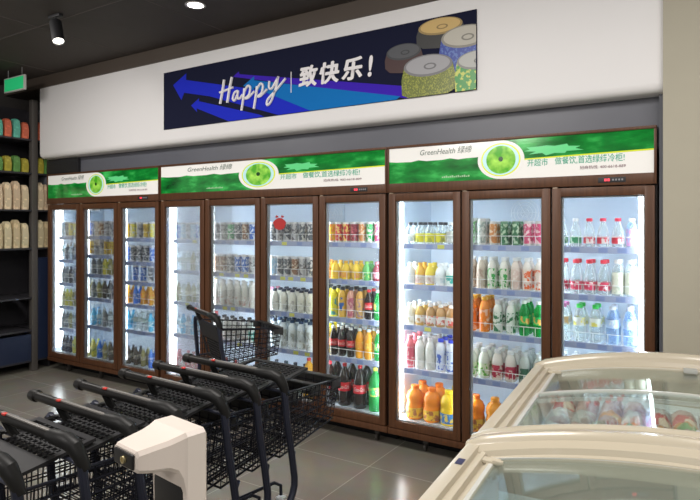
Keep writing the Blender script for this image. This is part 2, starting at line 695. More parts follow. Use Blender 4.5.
def iris_mat():
    m, nt, p = nmat('sign_iris')
    tc = nt.nodes.new('ShaderNodeTexCoord')
    n = nt.nodes.new('ShaderNodeTexNoise')
    n.inputs['Scale'].default_value = 16
    r = nt.nodes.new('ShaderNodeValToRGB')
    e = r.color_ramp.elements
    e[0].position = .35
    e[0].color = (.07, .36, .02, 1)
    e[1].position = .7
    e[1].color = (.40, .74, .10, 1)
    nt.links.new(tc.outputs['Object'], n.inputs['Vector'])
    nt.links.new(n.outputs['Fac'], r.inputs[0])
    nt.links.new(r.outputs[0], p.inputs['Base Color'])
    nt.links.new(r.outputs[0], p.inputs['Emission Color'])
    p.inputs['Emission Strength'].default_value = .25
    p.inputs['Roughness'].default_value = .12
    return m


M_SGREEN = green_mat()
M_IRIS = iris_mat()
M_SWHITE = mat('sign_white', (.74, .73, .70), .12, emis=.26)
M_SLIME = mat('sign_lime', (.62, .70, .03), .2, emis=.25)
M_SCYAN = mat('sign_cyan', (.45, .72, .74), .2, emis=.25)
M_SDARK = mat('sign_dark', (.01, .07, .01), .2)
M_TXTG = mat('sign_text_grey', (.13, .17, .14), .4)
M_TXTT = mat('sign_text_teal', (.03, .36, .22), .4, emis=.12)
M_TXTR = mat('sign_text_maroon', (.14, .03, .05), .4)
M_TXTL = mat('sign_text_pale', (.35, .60, .35), .4)


def sign(parent, x0, x1, z0, z1, lu):
    """parts of a backlit sign; local coords of the cooler, front face at y=0; lu = logo centre"""
    q = MB()
    q.b2(x0, x1, 0.004, .06, z0, z1)
    box = q.build('sign_box', M_SWHITE, parent)
    H = z1 - z0
    w = x1 - x0

    def wav(xa, xb, za, zb, n, amp, ph):
        return [(xa + (xb - xa) * k / n, za + (zb - za) * k / n + amp * (math.sin(k * 1.7 + ph) + .6 * math.sin(k * 3.1 + ph * 2))) for k in range(n + 1)]
    yb = 0.004
    left = [(x0, z0)] + wav(x0, lu, z0 + .60 * H, z0 + .60 * H, 14, .004, 1.0) + [(lu, z0)]
    poly_obj('green_field', left, yb, M_SGREEN, box, .001)
    right = [(x1, z1), (lu, z1)] + wav(lu, x1, z0 + .47 * H, z0 + .54 * H, 10, .002, .3)
    poly_obj('green_field', right, yb, M_SGREEN, box, .001)
    zz = z0 + .47 * H
    ln = [(lu, zz - .006), (x1, z0 + .54 * H - .006), (x1, z0 + .54 * H + .002), (lu, zz + .002)]
    poly_obj('lime_line', ln, yb - .001, M_SLIME, box, .0008)
    # splash of pale green in the upper field
    q = MB()
    rr = random.Random(3)
    sp = []
    c0 = lu + .36 * (x1 - lu)
    for k in range(18):
        a = 2 * PI * k / 18
        r_ = 1 + .35 * rr.random() * (1 if k % 2 else -1)
        sp.append((c0 + .15 * r_ * math.cos(a), zz + .050 + .028 * r_ * math.sin(a)))
    poly_obj('splash_print', sp, yb - .001, mat('sign_mint', (.10, .55, .20), .2, emis=.3), box, .0004)

    kx = w / 1.66

    def ell(rx, rz, cx=lu, cz=(z0 + z1) / 2, n=40):
        return [(cx + kx * rx * math.cos(2 * PI * k / n), cz + rz * math.sin(2 * PI * k / n)) for k in range(n)]
    poly_obj('logo_disc', ell(.150, .121), yb - .0016, M_SWHITE, box, .0006)
    poly_obj('logo_ring', ell(.126, .104), yb - .0023, M_SLIME, box, .0006)
    poly_obj('logo_ring', ell(.117, .096), yb - .0030, M_SCYAN, box, .0006)
    poly_obj('logo_iris', ell(.094, .088, lu + .002), yb - .0037, M_IRIS, box, .0006)
    poly_obj('logo_pupil', ell(.015, .016, lu + .002, (z0 + z1) / 2 + .004, 12), yb - .0044, M_SDARK, box, .0006)
    yt = yb - .0025
    wl = (lu - x0)
    text('GreenHealth 绿缔', M_TXTG, box, width=.44 * wl + .02, height=.048, loc=(x0 + .30 * wl, yt, z0 + .74 * H), shear=.22)
    wr = x1 - lu
    text('开超市', M_TXTT, box, width=.125 * wr + .015, height=.044, loc=(lu + .195 * wr, yt, z0 + .285 * H), off=.004)
    text('做餐饮,首选绿缔冷柜!', M_TXTT, box, width=.42 * wr + .02, height=.048, loc=(lu + .385 * wr, yt, z0 + .29 * H), off=.004)
    text('招商热线: 400-6618-889', M_TXTR, box, width=.285 * wr, height=.020, loc=(lu + .55 * wr, yt, z0 + .15 * H))
    # faint small print in the lower green field
    q = MB()
    for k in range(14):
        xa = x0 + wl * .5 + k * .014
        q.b2(xa, xa + .010, yb - .0022, yb - .0014, z0 + .10 * H, z0 + .10 * H + .008 + .003 * (k % 3))
    q.build('small_print', M_TXTL, box, smooth=0)
    return box


# ------------------------------------------------------------------ coolers
# local frame of a cooler: x along the wall, y=0 at the door fronts (+y into the cabinet), z up
SH = {'R': [1.44, 1.155, .868, .562, .215], 'M': [1.44, 1.16, .872, .575, .215]}
DEPTH = .66


def shift(u):
    return -u / VF * .14


def led_box(t, x0, x1, y0, y1, z0, z1):
    q = MB()
    q.b2(x0, x1, y0, y1, z0, z1, .004, 2)
    return q.build('light_tube', M_LED, t)


def shelf(t, x0, x1, z, guard=True, tags=None, seed=0):
    q = MB()
    y0, y1 = .085, .56
    for y in (y0 + .004, (y0 + y1) / 2, y1):
        q.b2(x0, x1, y - .004, y + .004, z - .012, z - .004)
    n = int((x1 - x0) / .03)
    for k in range(n + 1):
        x = x0 + (x1 - x0) * k / n
        q.b2(x - .002, x + .002, y0, y1, z - .004, z)
    s = q.build('shelf', M_WIREW, t, smooth=0)
    q = MB()
    q.b2(x0, x1, y0 - .008, y0 - .001, z - .034, z + .004, .002, 1)
    r = q.build('price_rail', M_RAIL, s)
    rr = random.Random(seed)
    q = MB()
    x = x0 + .03
    while x < x1 - .06:
        q.mi = rr.choice(tags or [0, 0, 1])
        q.b2(x, x + .05, y0 - .0095, y0 - .0078, z - .029, z - .002)
        x += rr.uniform(.08, .17)
    q.build('price_tags', [M_TAGB, M_TAGY], r, smooth=0)
    if guard:
        q = MB()
        q.tube([(x0, y0, z + .062), (x1, y0, z + .062)], .0022, 6)
        n = int((x1 - x0) / .07)
        for k in range(n + 1):
            x = x0 + (x1 - x0) * k / n
            q.tube([(x, y0, z), (x, y0, z + .062)], .0018, 5)
        q.build('guard_wire', M_WIREW, s)
    return s


def cooler(letter, u0, u1, edges, logo_u, label, shelves, panes, tags):
    cx = (u0 + u1) / 2
    t = thing('display_cooler', label, 'fridge', (cx, VF, 0), 0, 'glass-door coolers along the wall')
    X = lambda u: u - cx
    a, c = X(u0), X(u1)
    # insulated cabinet: outer shell
    q = MB()
    zb, zt = .107, 2.118
    q.b2(a, a + .03, .045, DEPTH + .05, zb, zt)
    q.b2(c - .03, c, .045, DEPTH + .05, zb, zt)
    q.b2(a + .03, c - .03, DEPTH + .02, DEPTH + .05, zb, zt)
    q.b2(a + .03, c - .03, .045, DEPTH + .02, zb, .19)
    q.b2(a + .03, c - .03, .065, DEPTH + .02, 1.79, zt)
    q.build('cabinet', M_DARKBROWN, t, smooth=0)
    # white liner
    q = MB()
    e = .004
    q.b2(a + .03, a + .03 + e, .06, DEPTH + .02, .19, 1.79)
    q.b2(c - .03 - e, c - .03, .06, DEPTH + .02, .19, 1.79)
    q.b2(a + .03, c - .03, DEPTH + .012, DEPTH + .02, .19, 1.79)
    q.b2(a + .03, c - .03, .06, DEPTH + .02, .19, .196)
    q.b2(a + .03, c - .03, .06, DEPTH + .02, 1.782, 1.79)
    q.build('liner', M_LINER, t, smooth=0)
    # header frame, sign box, control strip, lower rail
    q = MB()
    q.b2(a, c, -.004, .045, 2.106, 2.124, .003)
    q.b2(a, a + .014, -.004, .045, 1.80, 2.106, .003)
    q.b2(c - .014, c, -.004, .045, 1.80, 2.106, .003)
    q.b2(a + .014, c - .014, -.002, .06, 1.80, 1.863, .004)
    q.build('header_frame', M_BROWN, t)
    sign(t, a + .014, c - .014, 1.863, 2.106, X(logo_u))
    q = MB()
    q.b2(a, c, 0.002, .05, .107, .150, .004)
    q.build('lower_rail', M_BROWN, t)
    # temperature read-out
    dx = c - .30
    q = MB()
    q.b2(dx, dx + .145, -.005, .0, 1.816, 1.846, .002)
    d = q.build('temperature_display', M_BLACK, t)
    q = MB()
    q.b2(dx + .034, dx + .046, -.0065, -.0048, 1.824, 1.838)
    q.b2(dx + .05, dx + .062, -.0065, -.0048, 1.824, 1.838)
    q.build('digits', M_LEDTXT, d, smooth=0)
    q = MB()
    for k in range(4):
        q.b2(dx + .075 + k * .016, dx + .084 + k * .016, -.0065, -.0048, 1.826, 1.836)
    q.build('keys', pl((.25, .25, .27)), d, smooth=0)
    # kick plate set back, casters
    q = MB()
    q.b2(a + .02, c - .02, .20, .23, 0.0, .107)
    q.build('kick_plate', M_KICK, t, smooth=0)
    for cxx in (a + .25, (a + c) / 2 - .1, c - .13):
        q = MB()
        q.lathe([(.02, -.012), (.028, -.008), (.028, .008), (.02, .012)], 14, (cxx, .10, .03), M=Matrix.Rotation(PI / 2, 3, 'Y'))
        q.b2(cxx - .018, cxx + .018, .09, .11, .055, .107)
        q.build('caster', pl((.05, .045, .04)), t)
    # doors
    nd = len(edges) - 1
    for i in range(nd):
        x0, x1 = X(edges[i]) + .005, X(edges[i + 1]) - .005
        z0, z1 = .155, 1.793
        fw = .052
        dr = thing('door', '', 'x')
        for k_ in ('label', 'category'):
            del dr[k_]
        dr.parent = t
        q = MB()
        q.b2(x0, x0 + fw, 0, .04, z0, z1, .005)
        q.b2(x1 - fw, x1, 0, .04, z0, z1, .005)
        q.b2(x0 + fw - .004, x1 - fw + .004, 0.0015, .0385, z0, z0 + fw, .004)
        q.b2(x0 + fw - .004, x1 - fw + .004, 0.0015, .0385, z1 - fw, z1, .004)
        q.build('door_frame', M_BROWN, dr)
        q = MB()
        gw = .008
        gx0, gx1, gz0, gz1 = x0 + fw, x1 - fw, z0 + fw, z1 - fw
        q.b2(gx0 - .002, gx0 + gw, .022, .05, gz0, gz1)
        q.b2(gx1 - gw, gx1 + .002, .022, .05, gz0, gz1)
        q.b2(gx0 + gw, gx1 - gw, .022, .05, gz0 - .002, gz0 + gw)
        q.b2(gx0 + gw, gx1 - gw, .022, .05, gz1 - gw, gz1 + .002)
        q.build('gasket', pl((.30, .31, .34)), dr, smooth=0)
        q = MB()
        q.b2(gx0, gx1, .018, .021, gz0, gz1)
        q.build('glass_pane', panes[i], dr, smooth=0)
        # hinge pins
        q = MB()
        q.b2(x0 + .004, x0 + .03, .006, .03, z1, z1 + .008)
        q.build('hinge', pl((.45, .36, .25)), dr, smooth=0)
    # mullions with light tubes on their inner sides
    for i in range(1, nd):
        x = X(edges[i])
        q = MB()
        q.b2(x - .022, x + .022, .053, .088, .19, 1.79)
        q.build('mullion', pl((.55, .58, .62)), t, smooth=0)
        led_box(t, x - .020, x + .020, .088, .098, .24, 1.74)
    led_box(t, a + .034, a + .052, .075, .150, .24, 1.74)
    led_box(t, c - .095, c - .060, .058, .075, .24, 1.74)
    # shelves
    for i in range(nd):
        # each run of shelf is set off from its mullion, as the shelves stand deeper than the doors
        xa = X(edges[i]) - shift(edges[i]) + .012 if i else a + .085
        xb = X(edges[i + 1]) - shift(edges[i + 1]) - .012 if i < nd - 1 else c - .10
        for j, z in enumerate(shelves[i]):
            if z > .3:
                shelf(t, xa, xb, z, True, [0, 0, 1] if (letter == 'R' and i == 0) or (letter == 'M' and i < 3) else [0], seed=j * 7 + i)
    return t


E_L = [-6.135, -5.560, -4.942, -4.335]
E_M = [-4.315, -3.745, -3.114, -2.535, -1.955]
E_R = [-1.938, -1.397, -.826, -.266]
SHL = [[1.45, 1.20, .95, .70, .46, .215], [1.46, 1.265, 1.065, .82, .53, .215], [1.445, 1.215, 1.02, .80, .545, .215]]
SHM = [SH['M']] * 4
SHR = [SH['R']] * 3
cooler('L', -6.14, -4.328, E_L, -5.28, 'three-door brown cooler standing next to the dark shelving', SHL, [M_MIST_GLARE, M_GLASS, M_GLASS], [0, 1, 0])
cooler('M', -4.32, -1.948, E_M, -3.135, 'wide four-door brown cooler standing between two three-door coolers', SHM, [M_FOG_GLARE, M_GLASS, M_GLASS, M_GLASS], [1, 1, 0])
cooler('R', -1.943, -.262, E_R, -1.135, 'three-door brown cooler standing against the beige pillar', SHR, [M_GLASS, M_GLASS, M_GLASS], [0, 0, 0, 1])


# ------------------------------------------------------------------ drinks
def prof(kind):
    if kind == 'pet':      # 500 ml bottle
        return dict(body=[(.026, 0), (.031, .006), (.0325, .03), (.030, .05), (.0325, .07), (.0325, .125), (.031, .14), (.024, .17), (.0145, .193), (.0125, .20), (.0125, .208)], cap=(.0155, .202, .222), lab=(.075, .125, .0332), h=.222)
    if kind == 'water':    # low label water bottle with tapered neck
        return dict(body=[(.027, 0), (.033, .006), (.0345, .02), (.0345, .085), (.033, .10), (.030, .125), (.022, .16), (.0135, .19), (.0125, .205)], cap=(.0185, .198, .222), lab=(.028, .082, .0352), h=.222)
    if kind == 'waterlab':
        return dict(body=[(.027, 0), (.031, .006), (.0325, .02), (.0315, .06), (.0325, .10), (.030, .15), (.022, .19), (.0135, .208), (.0125, .215)], cap=(.0165, .208, .232), lab=(.10, .15, .0325), h=.232)
    if kind == 'tea':      # tall milk tea bottle with full sleeve
        return dict(body=[(.029, 0), (.0335, .006), (.0335, .15), (.031, .168), (.022, .192), (.016, .20), (.016, .212)], cap=(.0195, .206, .23), lab=(.012, .150, .0343), h=.23)
    if kind == 'fat':      # short wide-shouldered bottle
        return dict(body=[(.034, 0), (.039, .006), (.040, .02), (.040, .085), (.037, .105), (.026, .130), (.0165, .142), (.0155, .150)], cap=(.0185, .146, .168), lab=(.02, .08, .0407), h=.168)
    if kind == 'milk':     # round shouldered milk bottle
        return dict(body=[(.029, 0), (.034, .006), (.034, .105), (.033, .125), (.027, .15), (.018, .168), (.0155, .178)], cap=(.0195, .172, .195), lab=(.018, .098, .0348), h=.195)
    if kind == 'big':      # two litre bottle
        return dict(body=[(.042, 0), (.050, .008), (.051, .05), (.0485, .08), (.051, .10), (.051, .185), (.048, .205), (.035, .25), (.018, .285), (.0135, .295), (.0135, .303)], cap=(.0170, .296, .318), lab=(.115, .180, .0517), h=.318)
    if kind == 'jug':      # juice jug
        return dict(body=[(.052, 0), (.061, .008), (.062, .085), (.057, .105), (.054, .115), (.059, .135), (.060, .160), (.048, .190), (.028, .208), (.024, .214)], cap=(.029, .210, .236), lab=(.018, .085, .0627), h=.236)
    if kind == 'can':
        return dict(body=[(.024, 0), (.0305, .008), (.0315, .014), (.0315, .105), (.027, .116), (.0265, .119)], cap=(.0270, .119, .1205), lab=(.016, .103, .0319), h=.1205)
    if kind == 'slim':
        return dict(body=[(.022, 0), (.0270, .007), (.0275, .012), (.0275, .142), (.024, .153), (.0235, .156)], cap=(.0240, .156, .1575), lab=(.014, .140, .0279), h=.1575)
    raise KeyError(kind)


CLR = ('clear',)


def body_mat(c):
    if c == 'clear':
        return clear_plastic('clear_plastic', (.93, .97, .98), .16)
    if c == 'blueclear':
        return clear_plastic('clear_plastic_blue', (.72, .84, .97), .22, (.55, .72, .95))
    if c == 'green':
        return clear_plastic('green_plastic', (.05, .60, .16), .38, (.02, .48, .10))
    if c == 'cola':
        return mat_c('cola', (.015, .007, .006), .15)
    return pl(c, .22)


def mat_c(n, rgb, r):
    return pl(rgb, r)


SPEC = {}


def spec(code, name, look, cat, kind, body, cap, lab=None, lab2=None, lz=None, scale=1.0, script=None, ps=45, fat=1.0):
    SPEC[code] = dict(name=name, look=look, cat=cat, kind=kind, body=body, cap=cap, lab=lab, lab2=lab2, lz=lz, scale=scale, script=script, ps=ps, fat=fat)


WHT = (.78, .80, .82)
spec('w_gr', 'water_bottle', 'clear water bottle with green label', 'bottle', 'water', 'clear', WHT, (.03, .28, .12), (.55, .70, .60), scale=0.78, fat=1.25)
spec('w_red', 'water_bottle', 'clear water bottle with red cap', 'bottle', 'water', 'clear', (.75, .02, .06), (.72, .04, .08), (.85, .75, .78), scale=0.78, fat=1.25)
spec('w_redtall', 'water_bottle', 'clear red-capped water bottle', 'bottle', 'water', 'clear', (.75, .02, .05), (.66, .03, .10), (.88, .82, .85), scale=0.94, fat=1.12)
spec('w_cream', 'soft_drink_bottle', 'pale cream drink bottle with white cap', 'bottle', 'tea', 'clear', WHT, (.70, .72, .62), (.50, .54, .45), scale=0.92, fat=1.08)
spec('w_purple', 'soft_drink_bottle', 'clear drink bottle with pink and blue sleeve', 'bottle', 'tea', 'blueclear', WHT, (.45, .50, .85), (.70, .35, .70), scale=0.74, fat=1.2)
spec('w_lime', 'soda_water_bottle', 'clear soda water bottle with lime cap', 'bottle', 'waterlab', 'clear', (.45, .72, .03), (.75, .82, .60), (.70, .75, .20), scale=0.97, fat=1.18)
spec('w_pink', 'soda_water_bottle', 'clear soda water bottle with pink cap', 'bottle', 'waterlab', 'clear', (.72, .22, .50), (.78, .80, .82), (.80, .55, .25), scale=0.97, fat=1.18)
spec('w_green', 'soda_water_bottle', 'clear soda water bottle with bright green cap', 'bottle', 'waterlab', 'clear', (.03, .62, .08), (.80, .85, .82), (.75, .70, .15), scale=0.97, fat=1.18)
spec('w_blue', 'soda_water_bottle', 'pale blue ribbed water bottle', 'bottle', 'waterlab', 'blueclear', (.70, .75, .85), (.45, .60, .85), (.75, .82, .92), scale=0.97, fat=1.18)
spec('w_plain', 'mineral_water_bottle', 'plain clear mineral water bottle', 'bottle', 'water', 'clear', (.75, .80, .85), (.65, .72, .78), (.35, .50, .60))
spec('c_whgreen', 'tall_drink_can', 'white and green tall drink can', 'can', 'slim', (.62, .66, .62), (.65, .66, .66), (.66, .72, .66), (.20, .55, .18), scale=1.15)
spec('c_grey', 'tall_drink_can', 'pale grey tall drink can', 'can', 'slim', (.60, .60, .60), (.65, .66, .66), (.58, .60, .58), (.30, .36, .34), scale=1.12)
spec('c_or', 'tall_drink_can', 'orange tall drink can', 'can', 'slim', (.60, .60, .60), (.65, .66, .66), (.62, .25, .08), (.75, .60, .45))
spec('c_dkgr', 'tall_drink_can', 'dark green tall drink can', 'can', 'slim', (.10, .25, .14), (.65, .66, .66), (.03, .16, .07), (.45, .60, .45))
spec('c_rose', 'tall_drink_can', 'rose pink tall drink can', 'can', 'slim', (.60, .60, .60), (.65, .66, .66), (.66, .08, .20), (.85, .60, .65))
spec('c_amber', 'tall_drink_can', 'amber brown tall drink can', 'can', 'slim', (.60, .60, .60), (.65, .66, .66), (.42, .16, .03), (.70, .45, .10))
spec('c_yel', 'tall_drink_can', 'yellow tall drink can', 'can', 'slim', (.60, .60, .60), (.65, .66, .66), (.78, .55, .03), (.80, .25, .04))
spec('c_red', 'tall_drink_can', 'red tall drink can', 'can', 'slim', (.60, .60, .60), (.65, .66, .66), (.55, .03, .03), (.80, .55, .15))
spec('c_maroon', 'tall_drink_can', 'maroon tall drink can', 'can', 'slim', (.60, .60, .60), (.65, .66, .66), (.24, .02, .04), (.55, .10, .12))
spec('c_green', 'tall_drink_can', 'bright green tall drink can', 'can', 'slim', (.60, .60, .60), (.65, .66, .66), (.03, .42, .10), (.75, .80, .70))
spec('t_brown', 'milk_tea_bottle', 'brown milk tea bottle with white cap', 'bottle', 'tea', (.62, .48, .38), WHT, (.52, .34, .22), (.72, .62, .52), scale=0.9)
spec('t_beige', 'milk_tea_bottle', 'beige milk tea bottle with white cap', 'bottle', 'tea', (.66, .58, .50), WHT, (.60, .52, .45), (.45, .34, .28), scale=0.9)
spec('t_green', 'milk_tea_bottle', 'white milk tea bottle with green lettered sleeve', 'bottle', 'tea', (.72, .72, .68), WHT, (.70, .74, .66), (.03, .36, .06), ps=55, scale=0.9)
spec('t_pink', 'milk_tea_bottle', 'pale pink milk tea bottle', 'bottle', 'tea', (.72, .62, .58), WHT, (.70, .55, .50), (.80, .72, .68), scale=0.9)
spec('t_orange', 'milk_tea_bottle', 'white milk tea bottle with orange lettered sleeve', 'bottle', 'tea', (.75, .70, .66), WHT, (.76, .66, .60), (.80, .14, .03), ps=55, scale=0.9)
spec('j_or', 'juice_bottle', 'orange juice bottle with amber cap', 'bottle', 'tea', (.80, .26, .03), (.80, .42, .03), (.80, .22, .02), (.82, .50, .35), ps=30)
spec('j_wh', 'lactic_drink_bottle', 'white drink bottle with dark green script', 'bottle', 'tea', (.72, .76, .72), WHT, (.70, .76, .72), (.04, .20, .09), ps=40, scale=.92)
spec('j_gr', 'soft_drink_bottle', 'green drink bottle with orange dot', 'bottle', 'pet', 'green', (.65, .75, .70), (.02, .45, .10), (.80, .45, .10), scale=1.0, ps=25)
spec('y_gr', 'lactic_drink_bottle', 'leafy green lactic drink bottle', 'bottle', 'milk', (.70, .74, .66), WHT, (.68, .75, .55), (.14, .46, .05), ps=40, fat=1.1)
spec('y_red', 'lactic_drink_bottle', 'crimson sleeved lactic drink bottle', 'bottle', 'milk', (.70, .66, .62), WHT, (.42, .02, .06), (.68, .55, .48), ps=45, fat=1.1)
spec('y_dark', 'lactic_drink_bottle', 'dark green sleeved drink bottle', 'bottle', 'milk', (.45, .50, .48), (.55, .58, .60), (.05, .14, .09), (.40, .48, .45), fat=1.1)
spec('big_or', 'juice_jug', 'big orange juice jug with orange cap', 'jug', 'jug', (.85, .25, .015), (.85, .20, .02), (.80, .50, .04), (.45, .14, .05), ps=28)
spec('big_yel', 'juice_jug', 'big yellow juice jug with yellow cap', 'jug', 'jug', (.82, .58, .02), (.85, .65, .02), (.05, .22, .55), (.80, .60, .10), ps=28)
spec('big_orp', 'juice_jug', 'big orange jug with grey plastic wrap', 'jug', 'jug', (.85, .32, .02), (.85, .35, .04), (.50, .50, .52), (.32, .26, .26), ps=35)
spec('b_black', 'mineral_water_bottle', 'clear bottle with black cap', 'bottle', 'fat', 'clear', (.02, .02, .03), (.75, .78, .78), (.50, .56, .58), lz=(0.02, 0.075), scale=0.91, fat=1.0)
spec('b_yband', 'mineral_water_bottle', 'black-capped bottle in yellow sleeve', 'bottle', 'fat', 'clear', (.02, .02, .03), (.72, .66, .03), (.40, .40, .05), ps=30, lz=(0.014, 0.082), scale=0.91, fat=1.0)
spec('b_grey', 'mineral_water_bottle', 'white-capped bottle with grey label', 'bottle', 'fat', 'clear', WHT, (.50, .53, .52), (.70, .72, .70), lz=(0.014, 0.1), scale=0.91, fat=1.0)
spec('b_white', 'mineral_water_bottle', 'white-capped bottle with pale label', 'bottle', 'fat', (.72, .76, .80), WHT, (.74, .78, .82), (.55, .64, .72), scale=0.91, fat=1.0)
spec('b_orlab', 'soft_drink_bottle', 'pale drink bottle with orange top band', 'bottle', 'fat', (.80, .45, .05), (.82, .42, .04), (.70, .64, .58), (.62, .40, .36), lz=(0.01, 0.075), scale=0.91, fat=1.0)
spec('b_yelab', 'soft_drink_bottle', 'pale drink bottle with yellow top band', 'bottle', 'fat', (.78, .60, .05), (.80, .60, .05), (.72, .66, .60), (.60, .42, .36), lz=(0.01, 0.075), scale=0.91, fat=1.0)
spec('b_teal', 'soft_drink_bottle', 'white drink bottle with teal label', 'bottle', 'fat', (.74, .80, .80), WHT, (.05, .42, .38), (.72, .80, .78), ps=30, scale=0.91, fat=1.0)
spec('t_amber', 'bottled_tea', 'amber tea bottle with white label', 'bottle', 'fat', (.58, .36, .08), WHT, (.76, .74, .68), (.55, .30, .10), scale=0.92, fat=1.0)
spec('t_amberw', 'bottled_tea', 'cream bottle with white label', 'bottle', 'fat', (.74, .72, .62), WHT, (.76, .76, .72), (.60, .55, .40), scale=0.92, fat=1.0)
spec('t_amberr', 'bottled_tea', 'amber tea bottle with red berry label', 'bottle', 'fat', (.46, .26, .10), WHT, (.76, .72, .68), (.62, .12, .10), scale=0.92, fat=1.0)
spec('m_pink', 'soft_drink_bottle', 'pink red drink bottle', 'bottle', 'tea', (.72, .16, .20), (.72, .25, .30), (.66, .10, .16), (.78, .50, .52), fat=1.08)
spec('m_white', 'milk_bottle', 'white milk bottle with white cap', 'bottle', 'tea', (.78, .78, .76), (.80, .80, .80), (.78, .79, .77), (.62, .66, .62), scale=.98, fat=1.08)
spec('m_blue', 'soft_drink_bottle', 'white drink bottle with deep blue cap', 'bottle', 'tea', (.70, .76, .86), (.03, .06, .62), (.62, .70, .86), (.06, .14, .58), scale=.98, fat=1.08)
spec('p_or', 'juice_pouch_bottle', 'amber orange juice bottle', 'bottle', 'fat', (.80, .40, .03), (.75, .30, .04), (.78, .42, .04), (.80, .62, .15), scale=0.84)
spec('p_yel', 'juice_pouch_bottle', 'golden yellow juice bottle', 'bottle', 'fat', (.80, .55, .03), (.72, .42, .05), (.80, .52, .03), (.75, .30, .05), scale=0.84)
spec('p_gr', 'juice_pouch_bottle', 'green juice bottle', 'bottle', 'fat', (.10, .40, .10), (.20, .45, .10), (.06, .36, .08), (.60, .62, .15), scale=0.84)
spec('p_pk', 'juice_pouch_bottle', 'pink drink bottle with dark base', 'bottle', 'fat', (.25, .04, .06), (.65, .20, .25), (.70, .28, .34), (.30, .05, .10), scale=0.84)
spec('s_yel', 'soft_drink_bottle', 'lemon yellow drink bottle with dark cap', 'bottle', 'tea', (.80, .72, .03), (.03, .04, .05), (.80, .74, .05), (.60, .62, .04))
spec('s_yteal', 'soft_drink_bottle', 'yellow drink bottle with teal label', 'bottle', 'tea', (.80, .72, .03), (.03, .04, .05), (.78, .72, .05), (.10, .40, .42), ps=25)
spec('s_oblue', 'soft_drink_bottle', 'orange drink bottle with blue label', 'bottle', 'tea', (.72, .44, .06), (.03, .04, .05), (.72, .45, .08), (.04, .14, .50), ps=25)
spec('s_pink', 'soft_drink_bottle', 'pink labelled drink bottle with dark cap', 'bottle', 'tea', (.62, .32, .24), (.03, .03, .05), (.66, .38, .34), (.42, .10, .16))
spec('s_amber', 'soft_drink_bottle', 'amber drink bottle with dark cap', 'bottle', 'tea', (.66, .36, .08), (.03, .03, .05), (.66, .40, .14), (.36, .24, .30))
spec('k_cola', 'cola_bottle', 'dark cola bottle with red label', 'bottle', 'pet', 'cola', (.70, .72, .72), (.62, .02, .03), (.62, .02, .03), script=1)
spec('k_colar', 'cola_bottle', 'dark cola bottle with red cap', 'bottle', 'pet', 'cola', (.65, .02, .03), (.62, .02, .03), (.62, .02, .03), script=1)
spec('k_orange', 'orange_soda_bottle', 'orange soda bottle with white cap', 'bottle', 'pet', (.82, .36, .02), (.70, .72, .72), (.80, .32, .03), (.85, .60, .10))
spec('k_yellow', 'orange_soda_bottle', 'yellow soda bottle with yellow cap', 'bottle', 'pet', (.78, .56, .03), (.80, .68, .03), (.75, .52, .04), (.60, .25, .04))
spec('k_lime', 'lime_soda_bottle', 'green lime soda bottle', 'bottle', 'pet', 'green', (.70, .74, .72), (.04, .50, .10), (.75, .80, .20))
spec('K_cola', 'cola_bottle', 'large dark cola bottle with red label', 'bottle', 'big', 'cola', (.62, .02, .03), (.66, .015, .03), (.66, .015, .03), script=1)
spec('K_lime', 'lime_soda_bottle', 'large green lime soda bottle with yellow cap', 'bottle', 'big', 'green', (.80, .72, .05), (.05, .55, .14), (.70, .65, .10))
spec('K_orange', 'orange_soda_bottle', 'large orange soda bottle', 'bottle', 'big', (.80, .42, .03), (.75, .04, .04), (.80, .45, .05), (.80, .20, .05))
spec('g_dark', 'drink_can', 'dark grey drink can', 'can', 'slim', (.60, .60, .62), (.65, .66, .68), (.10, .11, .13), (.50, .50, .50))
spec('g_silver', 'drink_can', 'silver grey drink can', 'can', 'slim', (.60, .60, .62), (.65, .66, .68), (.46, .46, .48), (.16, .15, .17))
spec('g_brown', 'drink_can', 'brown coffee can', 'can', 'slim', (.60, .60, .62), (.65, .66, .68), (.28, .14, .08), (.62, .52, .40))
spec('g_blue', 'drink_can', 'blue drink can', 'can', 'slim', (.60, .60, .62), (.65, .66, .68), (.03, .14, .55), (.55, .65, .85))
spec('g_gold', 'drink_can', 'golden yellow drink can', 'can', 'slim', (.60, .60, .62), (.65, .66, .68), (.62, .44, .04), (.30, .16, .03))
spec('g_green', 'drink_can', 'green drink can', 'can', 'slim', (.60, .60, .62), (.65, .66, .68), (.03, .38, .12), (.55, .70, .60))
spec('g_ice', 'drink_can', 'ice blue drink can', 'can', 'slim', (.60, .60, .62), (.65, .66, .68), (.40, .62, .80), (.70, .80, .86))
spec('g_yel', 'drink_can', 'bright yellow drink can', 'can', 'slim', (.60, .60, .62), (.65, .66, .68), (.75, .66, .05), (.60, .62, .50))
spec('n_cream', 'milk_bottle', 'creamy white bottle with dark cap', 'bottle', 'milk', (.74, .74, .68), (.04, .05, .09), (.72, .72, .66), (.44, .44, .42), scale=0.92, fat=1.1)
spec('n_creamp', 'milk_bottle', 'creamy white bottle with pink cap', 'bottle', 'milk', (.74, .74, .68), (.66, .25, .36), (.72, .72, .68), (.50, .48, .45), scale=0.92, fat=1.1)
spec('n_navy', 'mineral_water_bottle', 'clear bottle with navy cap', 'bottle', 'tea', (.70, .78, .84), (.03, .07, .16), (.72, .78, .82), (.45, .48, .46), scale=1.0)
spec('n_clear', 'mineral_water_bottle', 'pale blue water bottle with black cap', 'bottle', 'waterlab', 'clear', (.03, .04, .07), (.66, .74, .80), (.48, .58, .66))
spec('n_milk', 'milk_bottle', 'white milk bottle with red print', 'bottle', 'tea', (.78, .78, .74), (.76, .76, .76), (.78, .78, .74), (.60, .40, .36), lz=(.015, .09), scale=.95)
spec('n_yel', 'milk_bottle', 'white milk bottle with yellow side', 'bottle', 'tea', (.80, .72, .10), (.80, .62, .05), (.80, .76, .40), (.70, .20, .10), scale=.95)
